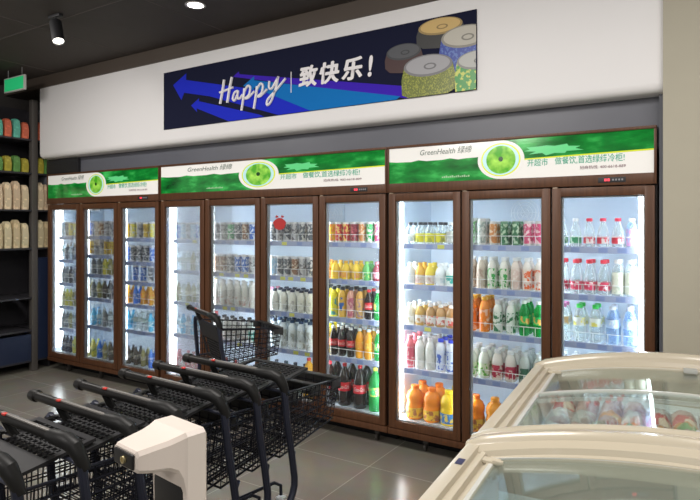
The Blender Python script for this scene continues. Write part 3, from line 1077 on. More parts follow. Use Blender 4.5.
spec('n_red', 'soft_drink_bottle', 'red drink bottle with white cap', 'bottle', 'pet', (.62, .04, .06), (.65, .10, .12), (.70, .06, .08), (.82, .60, .60))
spec('n_blk', 'lactic_drink_bottle', 'white drink bottle with black cap', 'bottle', 'milk', (.74, .74, .74), (.03, .03, .04), (.74, .72, .72), (.52, .40, .36))
spec('n_teal', 'soft_drink_bottle', 'pale drink bottle with teal label', 'bottle', 'milk', (.70, .78, .76), (.06, .08, .10), (.10, .55, .46), (.70, .80, .78))
spec('d_dark', 'dark_drink_bottle', 'dark brown drink bottle', 'bottle', 'pet', (.035, .025, .022), (.05, .06, .10), (.10, .09, .10), (.36, .32, .25), scale=0.8)
spec('d_grey', 'dark_drink_bottle', 'smoky grey drink bottle', 'bottle', 'pet', (.18, .20, .22), (.50, .55, .60), (.22, .24, .26), (.50, .50, .45), scale=0.8)
spec('d_yel', 'soft_drink_bottle', 'yellow green drink bottle', 'bottle', 'pet', (.68, .62, .06), (.45, .60, .06), (.70, .64, .08), (.25, .35, .06), scale=0.8)
spec('d_blue', 'soft_drink_bottle', 'bright blue drink bottle', 'bottle', 'pet', (.04, .20, .75), (.10, .35, .80), (.04, .18, .70), (.60, .70, .85), scale=0.8)
spec('d_cyan', 'soft_drink_bottle', 'cyan drink bottle', 'bottle', 'pet', (.10, .50, .80), (.05, .40, .80), (.10, .48, .72), (.65, .78, .85), scale=0.8)
spec('d_olive', 'soft_drink_bottle', 'olive drink bottle with pale cap', 'bottle', 'pet', (.30, .28, .10), (.55, .60, .55), (.40, .36, .14), (.55, .52, .40), scale=0.8)
spec('d_orange', 'soft_drink_bottle', 'orange drink bottle with yellow label', 'bottle', 'pet', (.78, .36, .03), (.80, .55, .08), (.80, .52, .05), (.75, .20, .05), scale=0.8)
spec('d_red', 'soft_drink_bottle', 'red labelled pale drink bottle', 'bottle', 'pet', (.70, .66, .60), (.62, .10, .08), (.66, .10, .10), (.80, .60, .50), scale=0.8)
spec('d_clear', 'mineral_water_bottle', 'pale clear drink bottle', 'bottle', 'waterlab', 'clear', (.65, .75, .80), (.50, .62, .60), (.75, .80, .80), scale=0.78)

ORD = ['first', 'second', 'third', 'fourth', 'fifth', 'sixth', 'seventh', 'eighth', 'ninth', 'tenth', 'eleventh', 'twelfth']
_proto = {}


def drink_meshes(code, detailed):
    k = (code, detailed)
    if k in _proto:
        return _proto[k]
    s = SPEC[code]
    p = prof(s['kind'])
    f = s['scale']
    g = f * s['fat']
    n = 16 if detailed else 10
    bm_, cm = body_mat(s['body']), pl(s['cap'], .35)
    lm = print_mat(s['lab'], s['lab2'] or s['lab'], s['ps']) if s['lab'] else None
    body = [(r * g, z * f) for r, z in p['body']]
    cr, c0, c1 = p['cap']
    capp = [(cr * .97 * g, c0 * f), (cr * g, (c0 + .002) * f), (cr * g, (c1 - .003) * f), (cr * .85 * g, c1 * f)]
    if s['kind'] in ('can', 'slim'):
        capp = [(cr * g, c0 * f), (cr * g, c1 * f)]
    l0, l1 = (s['lz'] or p['lab'][:2])
    # follow the body's outline under the label
    lr = p['lab'][2]
    labp = [(lr * g, l0 * f), (lr * g, l1 * f)]
    if detailed:
        A = MB().lathe(body, n).mesh(s['name'], bm_, 60)
        B = MB().lathe(capp, n).mesh('cap', cm, 40)
        C_ = MB().lathe(labp, n, cap0=False, cap1=False).mesh('label', lm, 60)
        _proto[k] = (A, B, C_, p['h'] * f, max(r for r, z in body))
    else:
        q = MB()
        q.lathe(body, n)
        q.mi = 1
        q.lathe(capp, n)
        q.mi = 2
        q.lathe(labp, n, cap0=False, cap1=False)
        _proto[k] = (q.mesh(s['name'], [bm_, cm, lm], 50), None, None, p['h'] * f, max(r for r, z in body))
    return _proto[k]


_script = {}
M_SCRIPT = pl((.82, .80, .78))


def place_drink(code, u, v, z, label, group, detailed, rz):
    A, B, C_, h, r = drink_meshes(code, detailed)
    s = SPEC[code]
    o = tag(inst(s['name'], A, None, (u, v, z), rz), label, s['cat'], group)
    if detailed:
        inst('cap' if s['kind'] not in ('can', 'slim') else 'lid', B, o)
        c = inst('label', C_, o)
        if s['script']:
            if code not in _script:
                p = prof(s['kind'])
                l0, l1, lr = p['lab']
                f = s['scale']
                x = text('Coca-Cola', M_SCRIPT, c, width=lr * f * 1.7, height=(l1 - l0) * f * .45, loc=(0, 0, (l0 + (l1 - l0) * .28) * f), shear=.3, wrap_r=lr * f + .0008)
                _script[code] = x
            else:
                x = _script[code].copy()
                COL.objects.link(x)
                x.parent = c
                x.location = _script[code].location
        o.rotation_euler = (0, 0, 0.42 if s['script'] else rz)
    return o


def stock(edges, i, door_no, rows_spec, detailed, pad0=.03, pad1=.03):
    """rows_spec: list of (z, [codes from far end to pillar end], rows deep, shelf word)"""
    nd = len(edges) - 1
    x0 = edges[i] - shift(edges[i]) + pad0 if i else edges[0] + .068
    x1 = edges[i + 1] - shift(edges[i + 1]) - pad1 if i < nd - 1 else edges[-1] - .10
    for z, codes, rows, word in rows_spec:
        while sum(2 * drink_meshes(c, detailed)[4] + .003 for c in codes) > x1 - x0:
            codes = codes[1:]
        n = len(codes)
        wd = [2 * drink_meshes(c, detailed)[4] for c in codes]
        free = (x1 - x0) - sum(wd)
        gap = max(.002, free / n)
        x = x0 + gap / 2
        cen = []
        for w in wd:
            cen.append(x + w / 2)
            x += w + gap
        for r in range(rows):
            for k, c in enumerate(codes):
                rad = wd[k] / 2
                v = VF + .10 + max(wd) / 2 + r * (max(wd) + .006) + random.uniform(0, .004)
                where = ORD[n - 1 - k]
                if n - 1 - k == 0:
                    pos = 'first-from-pillar'
                else:
                    pos = where + '-from-pillar'
                row = ['', 'second-row ', 'third-row ', 'fourth-row '][r]
                lab = f"{row}{SPEC[c]['look']}, {pos}, {word}, {ORD[door_no - 1]} door from pillar"
                place_drink(c, cen[k] + random.uniform(-.002, .002), v, z + .0005, lab, f'drinks on the {word}, {ORD[door_no - 1]} door from the pillar', detailed, random.uniform(-3, 3))


WD = ['top shelf', 'second shelf', 'third shelf', 'fourth shelf', 'cabinet base']


def S(shelves, *rows):
    n = len(shelves)
    names = ['top shelf', 'second shelf', 'third shelf', 'fourth shelf', 'fifth shelf'][:n - 1] + ['cabinet base']
    out = []
    for j, r in enumerate(rows):
        if not r:
            continue
        codes, deep = r
        out.append((shelves[j] if shelves[j] > .3 else .196, codes.split(), deep, names[j]))
    return out


stock(E_R, 2, 1, S(SH['R'],
    ('w_gr w_gr w_red w_red w_red w_purple', 1),
    ('w_redtall w_redtall w_redtall w_redtall w_cream w_cream', 2),
    ('w_lime w_pink w_green w_green w_blue w_blue', 2),
    ('w_plain w_plain w_plain w_plain w_blue w_blue', 2)), True)
stock(E_R, 1, 2, S(SH['R'],
    ('c_whgreen c_grey c_or c_dkgr c_dkgr c_rose c_rose', 2),
    ('t_brown t_beige t_green t_green t_pink t_orange t_orange', 2),
    ('j_or j_or j_wh j_wh j_gr j_gr', 3),
    ('y_gr y_gr y_red y_red y_dark y_dark', 3),
    ('big_or big_orp big_or big_orp', 1)), True)
stock(E_R, 0, 3, S(SH['R'],
    ('b_black b_yband b_yband b_yband b_grey', 2),
    ('b_white b_orlab b_yelab b_white b_teal', 2),
    ('t_amberw t_amber t_amberr t_amberr t_amberr', 3),
    ('m_pink m_white m_white m_blue m_blue', 3),
    ('big_or big_or big_yel', 2)), True)
stock(E_M, 3, 4, S(SH['M'],
    ('c_amber c_yel c_red c_red c_maroon c_or c_green c_rose', 2),
    ('p_or p_yel p_yel p_yel p_gr p_pk', 2),
    ('s_yel s_yteal s_oblue s_pink s_amber k_colar k_lime', 2),
    ('k_yellow k_cola k_cola k_cola k_orange k_orange k_lime', 3),
    ('K_cola K_cola K_cola K_lime', 2)), True)
stock(E_M, 2, 5, S(SH['M'],
    ('g_silver g_dark g_silver g_dark g_silver g_dark g_dark', 2),
    ('g_green g_ice g_dark g_dark g_brown g_silver g_dark', 2),
    ('n_creamp n_cream n_cream n_cream n_cream n_cream', 3),
    ('n_clear n_navy n_navy n_navy n_navy n_navy', 3),
    ('n_clear n_clear n_clear n_clear K_orange', 2)), True)
stock(E_M, 1, 6, S(SH['M'],
    ('g_yel g_dark g_silver g_green g_dark g_brown g_blue', 2),
    ('g_blue g_brown g_brown g_dark g_blue g_blue g_silver', 2),
    ('n_yel n_milk n_milk n_milk n_milk n_milk n_milk', 2),
    ('n_red n_blk n_blk n_blk n_blk n_teal', 2),
    ('d_clear d_blue n_red n_red d_clear d_clear', 1)), False)
stock(E_M, 0, 7, S(SH['M'],
    ('g_ice g_blue g_ice g_silver g_ice g_blue', 1),
    ('g_ice d_clear d_clear d_clear d_olive d_clear', 1),
    ('d_olive d_olive d_clear d_olive d_olive d_clear', 1),
    ('d_cyan d_clear d_cyan d_clear d_cyan d_cyan', 1),
    ('n_red n_red d_clear n_red n_red n_red', 1)), False)
stock(E_L, 2, 8, S(SHL[2],
    ('g_blue g_gold g_yel g_silver g_gold g_yel g_silver', 2),
    ('g_ice g_blue g_dark g_dark g_dark g_blue g_blue', 2),
    ('g_blue g_ice g_blue g_blue g_dark g_blue', 1),
    ('d_red d_orange d_blue d_orange d_orange d_yel', 2),
    ('d_red d_cyan d_clear d_clear d_cyan d_yel', 2),
    ('d_yel d_dark d_dark d_olive d_blue d_dark', 2)), False)
stock(E_L, 1, 9, S(SHL[1],
    ('g_ice g_ice g_blue g_silver g_brown g_silver g_silver', 2),
    ('g_gold g_gold g_gold g_silver g_silver g_gold g_gold', 1),
    ('d_blue d_clear d_grey d_grey d_yel d_olive', 2),
    ('d_clear d_olive d_grey d_olive d_dark d_grey', 2),
    ('d_cyan d_clear d_cyan d_clear d_grey d_clear', 2),
    ('d_blue d_olive d_yel d_blue d_olive d_dark', 2)), False)
stock(E_L, 0, 10, S(SHL[0],
    ('g_ice g_ice g_silver g_yel g_yel', 1),
    ('d_clear d_clear d_grey d_clear d_grey', 1),
    ('d_clear d_grey d_grey d_dark d_grey', 1),
    ('d_clear d_olive d_yel d_yel d_olive', 1),
    ('d_clear d_grey d_grey d_olive d_clear', 1),
    ('d_dark d_dark d_dark d_dark d_yel', 1)), False)

# round red sticker on the fifth pane
q = MB()
st = [(.062 * math.cos(2 * PI * k / 22) * (1 + .08 * math.sin(5 * 2 * PI * k / 22)), 0.048 * math.sin(2 * PI * k / 22)) for k in range(22)]
q.prism(st, -.0012, 0)
o = tag(q.build('window_sticker', mat('red_sticker', (.45, .03, .03), .4), None, (-2.925, VF + .0175, 1.583), smooth=0), 'round red sticker with two little flames stuck on the cooler glass', 'sticker')
q = MB()
for dx in (-.028, .028):
    q.prism([(dx - .016, .052), (dx, .048), (dx + .018, .054), (dx + .009, .066), (dx + .003, .062), (dx - .005, .072)], -.0012, 0)
q.build('flame_print', mat('red_sticker_flame', (.45, .03, .03), .4), o, smooth=0)

# small fan guards showing at the top of the second and third cabinets
for cu_, lab in ((-1.16, 'round white fan guard at the top of the second cooler compartment from the pillar'),
                 (-2.30, 'round white fan guard at the top of the fourth cooler compartment from the pillar'),
                 (-2.84, 'round white fan guard at the top of the fifth cooler compartment from the pillar')):
    t = thing('fan_guard', lab, 'fan', (cu_, VF + DEPTH + .008, 1.66), 0, 'fan guards on the back panels of the coolers')
    q = MB()
    for r_ in (.03, .055, .08, .10):
        q.tube([(r_ * math.cos(2 * PI * k / 24), -.02, r_ * math.sin(2 * PI * k / 24)) for k in range(24)], .0022, 5, True)
    for k in range(6):
        a_ = k * PI / 3
        q.tube([(0, -.02, 0), (.10 * math.cos(a_), -.02, .10 * math.sin(a_))], .002, 5)
    q.build('guard', M_STEEL, t)
    q = MB()
    q.b2(-.11, .11, -.016, 0, -.11, .11, .004)
    q.build('shroud', M_LINER, t)

# black box on top of the far cooler
t = thing('speaker_box', 'black box lying on top of the cooler next to dark shelving', 'speaker', (-5.905, VF + .022, 2.1245))
q = MB()
q.b2(-.285, .285, 0, .035, 0, .150, .006)
q.build('case', M_BLACK, t)
q = MB()
for k in range(7):
    q.b2(-.26, .26, -.004, .001, .02 + k * .018, .028 + k * .018)
q.build('grille', pl((.02, .02, .025), .6), t, smooth=0)


# ------------------------------------------------------------------ dark shelving at the far end
def gondola():
    t = thing('shelving_unit', 'tall dark shelving unit standing beside the far cooler', 'shelf', (-6.22, 3.5, 0))
    m1 = mat('shelving_dark', (.028, .027, .032), .5)
    m2 = mat('shelving_post', (.075, .068, .062), .5)
    q = MB()
    q.b2(-.06, .0, -.02, .045, 0, 2.93, .004)
    q.build('post', m2, t)
    q = MB()
    q.b2(-.06, .0, -.64, -.58, 0, 2.93, .004)
    q.build('post', m2, t)
    for z in (.12, .45, .80, 1.33, 1.74, 2.14, 2.5):
        q = MB()
        q.b2(-.5, .0, -.58, -.02, z - .02, z, .003)
        q.b2(-.5, -.01, .045, .20, z - .02, z, .003)
        q.build('shelf_board', m1, t)
    q = MB()
    q.b2(-.52, -.5, -.64, .20, 0, 2.9)
    q.build('back_panel', m1, t)
    for y in (-.60, .205):
        q = MB()
        q.b2(-.5, -.06, y - .008, y + .008, 0, 2.88)
        q.build('side_panel', m1, t)
    q = MB()
    q.b2(-.03, -.005, .05, .195, .12, 1.22)
    q.build('lower_front', mat('shelving_navy', (.012, .02, .05), .4), t)
    q = MB()
    q.b2(-.03, -.005, -.575, -.025, .12, .40)
    q.build('lower_front', mat('shelving_navy_low', (.012, .02, .05), .4), t)
    # packets
    zs = [(1.74, 'waist-high', .30), (1.33, 'lower', .30), (2.14, 'upper', .17), (2.5, 'topmost', .20)]
    zn = {1.74: 'third board from the top', 1.33: 'fourth board from the top', 2.14: 'second board from the top', 2.5: 'topmost board'}
    cols = {1.74: [(.62, .50, .34), (.58, .44, .30)], 1.33: [(.55, .47, .30), (.50, .40, .24)], 2.14: [(.35, .30, .04), (.10, .24, .06)], 2.5: [(.55, .12, .06), (.10, .40, .30)]}
    cn = {1.74: 'beige food packet', 1.33: 'tan food packet', 2.14: 'small yellow green packet', 2.5: 'small bright box'}
    for z, _, h in zs:
        ys = [.085, .16, -.08, -.17, -.26, -.35, -.44, -.53]
        for k, y in enumerate(ys):
            q = MB()
            c = cols[z][k % 2]
            hh = h * (1 - .06 * (k % 3))
            w2, d2 = .032, .10
            secs = []
            for f_, g in ((0, .95), (.08, 1.0), (.5, 1.06), (.9, .9), (1, .5)):
                secs.append([(-d2 * .5 * g, -w2 * g, hh * f_), (d2 * .5 * g, -w2 * g, hh * f_), (d2 * .5 * g, w2 * g, hh * f_), (-d2 * .5 * g, w2 * g, hh * f_)])
            q.loft(secs)
            side = f'{ORD[k]} from the cooler' if k < 2 else f'{ORD[k - 2]} behind the post'
            tag(q.build('food_packet', print_mat(c, tuple(min(1, x * 1.35) for x in c), 30), None, (-6.285, 3.5 + y, z + .0005)),
                f'{cn[z]}, {side}, {zn[z]} of dark shelving', 'packet', 'packets on the dark shelving')


gondola()

# exit sign on the ceiling near the shelving
t = thing('exit_sign', 'small green and white hanging exit sign above the dark shelving', 'sign', (-5.75, 3.02, 2.90))
q = MB()
q.b2(-.19, .19, -.012, .012, -.075, .075, .004)
q.build('frame', pl((.55, .55, .52)), t)
q = MB()
q.b2(-.175, .175, -.0145, -.0115, -.062, .062)
q.build('panel', mat('exit_green', (.02, .45, .16), .4, emis=.5), t)
q = MB()
for x in (-.13, .13):
    q.tube([(x, 0, .07), (x, 0, Z_CEIL - 2.90)], .003, 6)
q.build('hanger', pl((.3, .3, .3)), t)
t.location = (-6.03, 3.20, 3.01)

# spotlight and downlights
t = thing('track_spotlight', 'black cylinder spotlight hanging from the dark ceiling', 'lamp', (-4.22, 2.54, Z_CEIL))
q = MB()
q.b2(-.07, .07, -.018, .018, -.022, 0, .003)
q.build('track_adapter', M_BLACK, t)
q = MB()
q.tube([(0, 0, -.02), (0, 0, -.07)], .008, 8)
q.build('stem', M_BLACK, t)
R_ = Matrix.Rotation(math.radians(-26), 3, 'Y') @ Matrix.Rotation(math.radians(-8), 3, 'X')
q = MB()
q.lathe([(.040, .0), (.044, -.004), (.044, -.19), (.040, -.19), (.038, -.178)], 20, (0, 0, -.055), M=R_)
q.build('barrel', M_BLACK, t)
q = MB()
q.lathe([(.0375, -.179), (.0375, -.1785)], 20, (0, 0, -.055), M=R_)
q.build('lens', mat('lamp_glow', (1, .95, .86), .4, emis=6), t)

for (u, v, lab) in ((-3.17, 2.96, 'round recessed downlight in the dark ceiling before the banner'),
                    (-1.6, -4.3, 'recessed downlight reflected in the sign nearest the pillar'),
                    (-7.1, -4.3, 'recessed downlight reflected in the sign of the four-door cooler')):
    t = thing('downlight', lab, 'lamp', (u, v, Z_CEIL), 0, 'recessed downlights in the ceiling')
    q = MB()
    q.lathe([(.06, .0), (.075, -.002), (.075, -.006), (.058, -.006)], 24, cap0=False, cap1=False)
    q.build('ring', pl((.5, .48, .45)), t)
    q = MB()
    q.lathe([(.058, -.0035), (.058, -.003)], 24)
    q.build('diffuser', mat('downlight_glow', (1, .96, .88), .4, emis=14), t)


# ------------------------------------------------------------------ shopping carts
M_CTUBE = mat('cart_tube', (.022, .025, .040), .38, .2)
M_CPLAST = mat('cart_plastic', (.011, .011, .011), .45, noise=.15, nscale=30)
M_CFLAP = mat('cart_flap', (.022, .022, .024), .40, noise=.1, nscale=20)
M_CWIRE = mat('cart_wire', (.014, .015, .022), .35, .3)
M_GRIP = mat('cart_grip', (.008, .0075, .007), .42)
M_REDB = mat('cart_badge', (.50, .03, .02), .5)
M_RUBBER = mat('cart_wheel', (.05, .05, .05), .6)

HW, HZ = .275, .955      # half width at the handle, handle height


for m_ in (M_CPLAST, M_CFLAP, M_GRIP, M_CTUBE, M_CWIRE):
    m_.node_tree.nodes['Principled BSDF'].inputs['Specular IOR Level'].default_value = .22


def cart_meshes():
    D = {}
    q = MB()
    q.tube([(-.315, 0, HZ), (-.312, 0, HZ), (-.300, 0, HZ), (-.275, 0, HZ), (-.270, 0, HZ), (.20, 0, HZ)], [.012, .019, .0215, .0215, .0165, .0165], 14)
    D['handle_bar'] = q.mesh('handle_bar', M_GRIP)
    q = MB()
    q.box((0.01, -.004, HZ + .012), (.30, .012, .012), .003)
    D['grip_strip'] = q.mesh('grip_strip', mat('cart_grip_grey', (.16, .15, .14), .35))
    q = MB()
    q.box((-.11, -.009, HZ + .0155), (.020, .014, .006), .002)
    D['badge'] = q.mesh('badge', M_REDB)
    for sgn, key in ((1, 'cR'), (-1, 'cL')):
        q = MB()
        P = [(.15, 0, HZ), (.19, 0, HZ + .001), (.235, .004, HZ), (.262, .010, HZ - .012), (.278, .02, HZ - .045), (.283, .03, HZ - .08)]
        q.tube([(sgn * a, b_, c) for a, b_, c in P], [.019, .023, .025, .024, .020, .0165], 12)
        D[key] = q.mesh('corner_moulding', M_CPLAST)
        q = MB()
        P = [(.270, .015, HZ - .03), (.281, .022, HZ - .07), (.286, .035, HZ - .2), (.288, .060, .62), (.289, .076, .52), (.289, .076, .485), (.289, .064, .452), (.291, .02, .395), (.302, -.05, .285), (.308, -.08, .22), (.308, -.09, .16)]
        if sgn < 0:      # the far tube turns in under the handle and carries the flap hinge
            P = [(.250, .035, .880), (.268, .037, .868), (.280, .042, .83), (.285, .046, .78)] + P[3:]
        q.tube([(sgn * a, b_, c) for a, b_, c in P], .0145, 10)
        D['t' + key] = q.mesh('side_tube', M_CTUBE)
        q = MB()
        P = [(.304, -.07, .22), (.291, 0, .20), (.222, .36, .215), (.195, .48, .225), (.185, .52, .20), (.183, .52, .15)]
        q.tube([(sgn * a, b_, c) for a, b_, c in P], .009, 8)
        D['r' + key] = q.mesh('lower_rail', M_CTUBE)
        q = MB()      # strut carrying the basket
        q.tube([(sgn * .289, .062, .590), (sgn * .250, .12, .600)], .008, 8)
        D['s' + key] = q.mesh('strut', M_CTUBE)
    q = MB()
    q.tube([(-.245, .25, .190), (.245, .25, .190)], .009, 8)
    D['cross_bar'] = q.mesh('cross_bar', M_CTUBE)
    q = MB()
    q.tube([(-.289, -.02, .325), (.289, -.02, .325)], .009, 8)
    D['cross_bar2'] = q.mesh('cross_bar', M_CTUBE)
    # basket
    y0, y1 = .045, .535

    def top(y):
        f = (y - y0) / (y1 - y0)
        return .255 - .072 * f, .868 - .052 * f

    def bot(y):
        f = (y - y0) / (y1 - y0)
        return 0.235 - .072 * f, .600 + .030 * f
    yb1 = y1 - .03
    q = MB()
    rr = .0027
    xa, za = top(y0)
    xb, zb = top(y1)
    q.tube([(-xa, y0, za), (-xb, y1, zb), (xb, y1, zb), (xa, y0, za)], .0058, 8)
    xa2, za2 = bot(y0)
    xb2, zb2 = bot(yb1)
    q.tube([(-xa2, y0, za2), (-xb2, yb1, zb2), (xb2, yb1, zb2), (xa2, y0, za2)], .0045, 6, True)
    ny = 13
    for k in range(ny + 1):
        f = k / ny
        yt = y0 + (y1 - y0) * f
        yb = y0 + (yb1 - y0) * f
        a_, za_ = top(yt)
        b_, zb_ = bot(yb)
        q.tube([(-a_, yt, za_), (-b_, yb, zb_), (b_, yb, zb_), (a_, yt, za_)], rr, 4)
    for k in range(1, 6):
        f = k / 6
        P = []
        for (yt, yb) in ((y0, y0), (y1, yb1)):
            a_, za_ = top(yt)
            b_, zb_ = bot(yb)
            P.append((b_ + (a_ - b_) * f, yb + (yt - yb) * f, zb_ + (za_ - zb_) * f))
        (xA, yA, zA), (xB, yB, zB) = P
        rr_ = .0036 if k == 3 else rr
        q.tube([(-xA, yA, zA), (-xB, yB, zB), (xB, yB, zB), (xA, yA, zA)], rr_, 4)
    for k in range(1, 7):
        f = k / 7 * 2 - 1
        q.tube([(f * xa2, y0, za2), (f * xb2, yb1, zb2), (f * xb, y1, zb)], rr, 4)
    D['basket'] = q.mesh('basket', M_CWIRE, 60)
    q = MB()
    q.box((0, y1 + .004, zb - .022), (2 * xb + .014, .014, .054), .006)
    q.box((0, y1 - .006, zb + .004), (2 * xb + .014, .035, .010), .004)
    for s_ in (-1, 1):
        q.box((s_ * (xb + .004), y1 - .03, zb - .016), (.010, .07, .044), .004)
    D['front_bumper'] = q.mesh('front_bumper', mat('cart_bumper', (.02, .02, .02), .45))
    # flap (rear gate / seat panel), hinge along x at the origin, panel runs along +y
    q = MB()
    w0, w1, L_ = .195, .172, .275
    th = .010

    def fr(y):
        return w0 + (w1 - w0) * y / L_
    q.loft([[(-fr(0), 0, -th / 2), (fr(0), 0, -th / 2), (fr(0), 0, th / 2), (-fr(0), 0, th / 2)], [(-fr(.12), .12, -th / 2), (fr(.12), .12, -th / 2), (fr(.12), .12, th / 2), (-fr(.12), .12, th / 2)]])
    q.loft([[(-fr(.255), .255, -th / 2), (fr(.255), .255, -th / 2), (fr(.255), .255, th / 2), (-fr(.255), .255, th / 2)], [(-fr(L_), L_, -th / 2), (fr(L_), L_, -th / 2), (fr(L_), L_, th / 2), (-fr(L_), L_, th / 2)]])
    for s_ in (-1, 1):
        q.loft([[(s_ * fr(y), y, -th / 2), (s_ * (fr(y) - .022), y, -th / 2), (s_ * (fr(y) - .022), y, th / 2), (s_ * fr(y), y, th / 2)] for y in (.12, .255)])
    for k in range(1, 7):
        y = .12 + (.255 - .12) * k / 7
        # a notch lets the handle bracket of the cart ahead through
        q.b2(-fr(y) + .01, -.150, y - .003, y + .003, -th / 2 + .001, th / 2 - .001)
        q.b2(-.100, fr(y) - .01, y - .003, y + .003, -th / 2 + .001, th / 2 - .001)
    for k in range(1, 12):
        f = k / 12 * 2 - 1
        if abs(f * .17 + .125) < .022:
            continue
        q.b2(f * .17 - .003, f * .17 + .003, .12, .255, -th / 2 + .001, th / 2 - .001)
    D['flap'] = q.mesh('seat_flap', M_CFLAP, 30)
    q = MB()
    q.tube([(-.255, 0, 0), (.255, 0, 0)], .006, 8)
    D['hinge'] = q.mesh('flap_hinge', M_CTUBE)
    # bracket from handle to flap hinge
    q = MB()
    for x in (-.13,):
        q.tube([(x, .004, HZ - .01), (x + .004, .02, HZ - .05), (x + .006, .035, .885)], [.016, .014, .012], 8)
    D['bracket'] = q.mesh('handle_bracket', M_CPLAST)
    q = MB()
    q.lathe([(.02, -.013), (.048, -.013), (.052, -.008), (.052, .008), (.048, .013), (.02, .013)], 20, M=Matrix.Rotation(PI / 2, 3, 'Y'))
    D['wheel'] = q.mesh('wheel', M_RUBBER)
    q = MB()
    for s_ in (-1, 1):
        q.box((s_ * .018, 0, .035), (.005, .03, .09), .002)
    q.box((0, 0, .082), (.042, .04, .010), .003)
    D['fork'] = q.mesh('caster', M_STEEL)
    return D


CM = cart_meshes()


def cart(u, v, rz, label, folded=True, seed=0):
    t = thing('shopping_cart', label, 'cart', (u, v, 0), rz, 'black wire shopping carts')
    h = inst('handle_bar', CM['handle_bar'], t)
    inst('grip_strip', CM['grip_strip'], h)
    inst('badge', CM['badge'], h)['label'] = 'small red badge'
    for k in ('cR', 'cL'):
        if k == 'cR':
            inst('corner_moulding', CM[k], t)
        inst('side_tube', CM['t' + k], t)
        inst('lower_rail', CM['r' + k], t)
        inst('strut', CM['s' + k], t)
    inst('cross_bar', CM['cross_bar'], t)
    inst('cross_bar', CM['cross_bar2'], t)
    inst('handle_bracket', CM['bracket'], t)
    b_ = inst('basket', CM['basket'], t)
    inst('front_bumper', CM['front_bumper'], b_)
    f = inst('seat_flap', CM['flap'], t, (0, .035, .880))
    f.rotation_euler = (math.radians(6) if folded else math.radians(-76), 0, 0)
    inst('flap_hinge', CM['hinge'], f)
    for x, y in ((-.308, -.09), (.308, -.09), (-.183, .52), (.183, .52)):
        c = inst('caster', CM['fork'], t, (x, y, .055))
        inst('wheel', CM['wheel'], c, (0, 0, 0))
    return t


HEAD = math.radians(-3)
carts = [
    (-1.775, 1.870, 'front cart of the nested row, its basket end open toward the coolers'),
    (-1.779, 1.703, 'second cart of the nested row, right behind the front one'),
    (-1.780, 1.531, 'third cart of the nested row, in its middle'),
    (-1.785, 1.335, 'fourth cart of the nested row, behind the white thermometer arm'),
    (-1.790, 1.160, 'fifth cart of the nested row, third from its rear end'),
    (-1.800, .985, 'sixth cart of the nested row, second from its rear end'),
    (-1.805, .805, 'rearmost cart of the nested row, farthest from the coolers'),
]
for i, (u, v, lab) in enumerate(carts):
    cart(u, v, HEAD, lab, folded=True)
cart(-3.07, 2.93, math.radians(-25), 'single black shopping cart standing loose before the coolers', folded=False)


# ------------------------------------------------------------------ chest freezers
M_CREAM = mat('freezer_cream', (.45, .40, .31), .30)
M_CREAM2 = mat('freezer_rim', (.42, .375, .29), .25, coat=.3)
M_FIN = mat('freezer_inside', (.74, .80, .80), .4)
M_ALU = mat('lid_frame', (.60, .60, .57), .3, .3)


def arch(t_, half, rise):
    return rise * (1 - (t_ / half) ** 2)


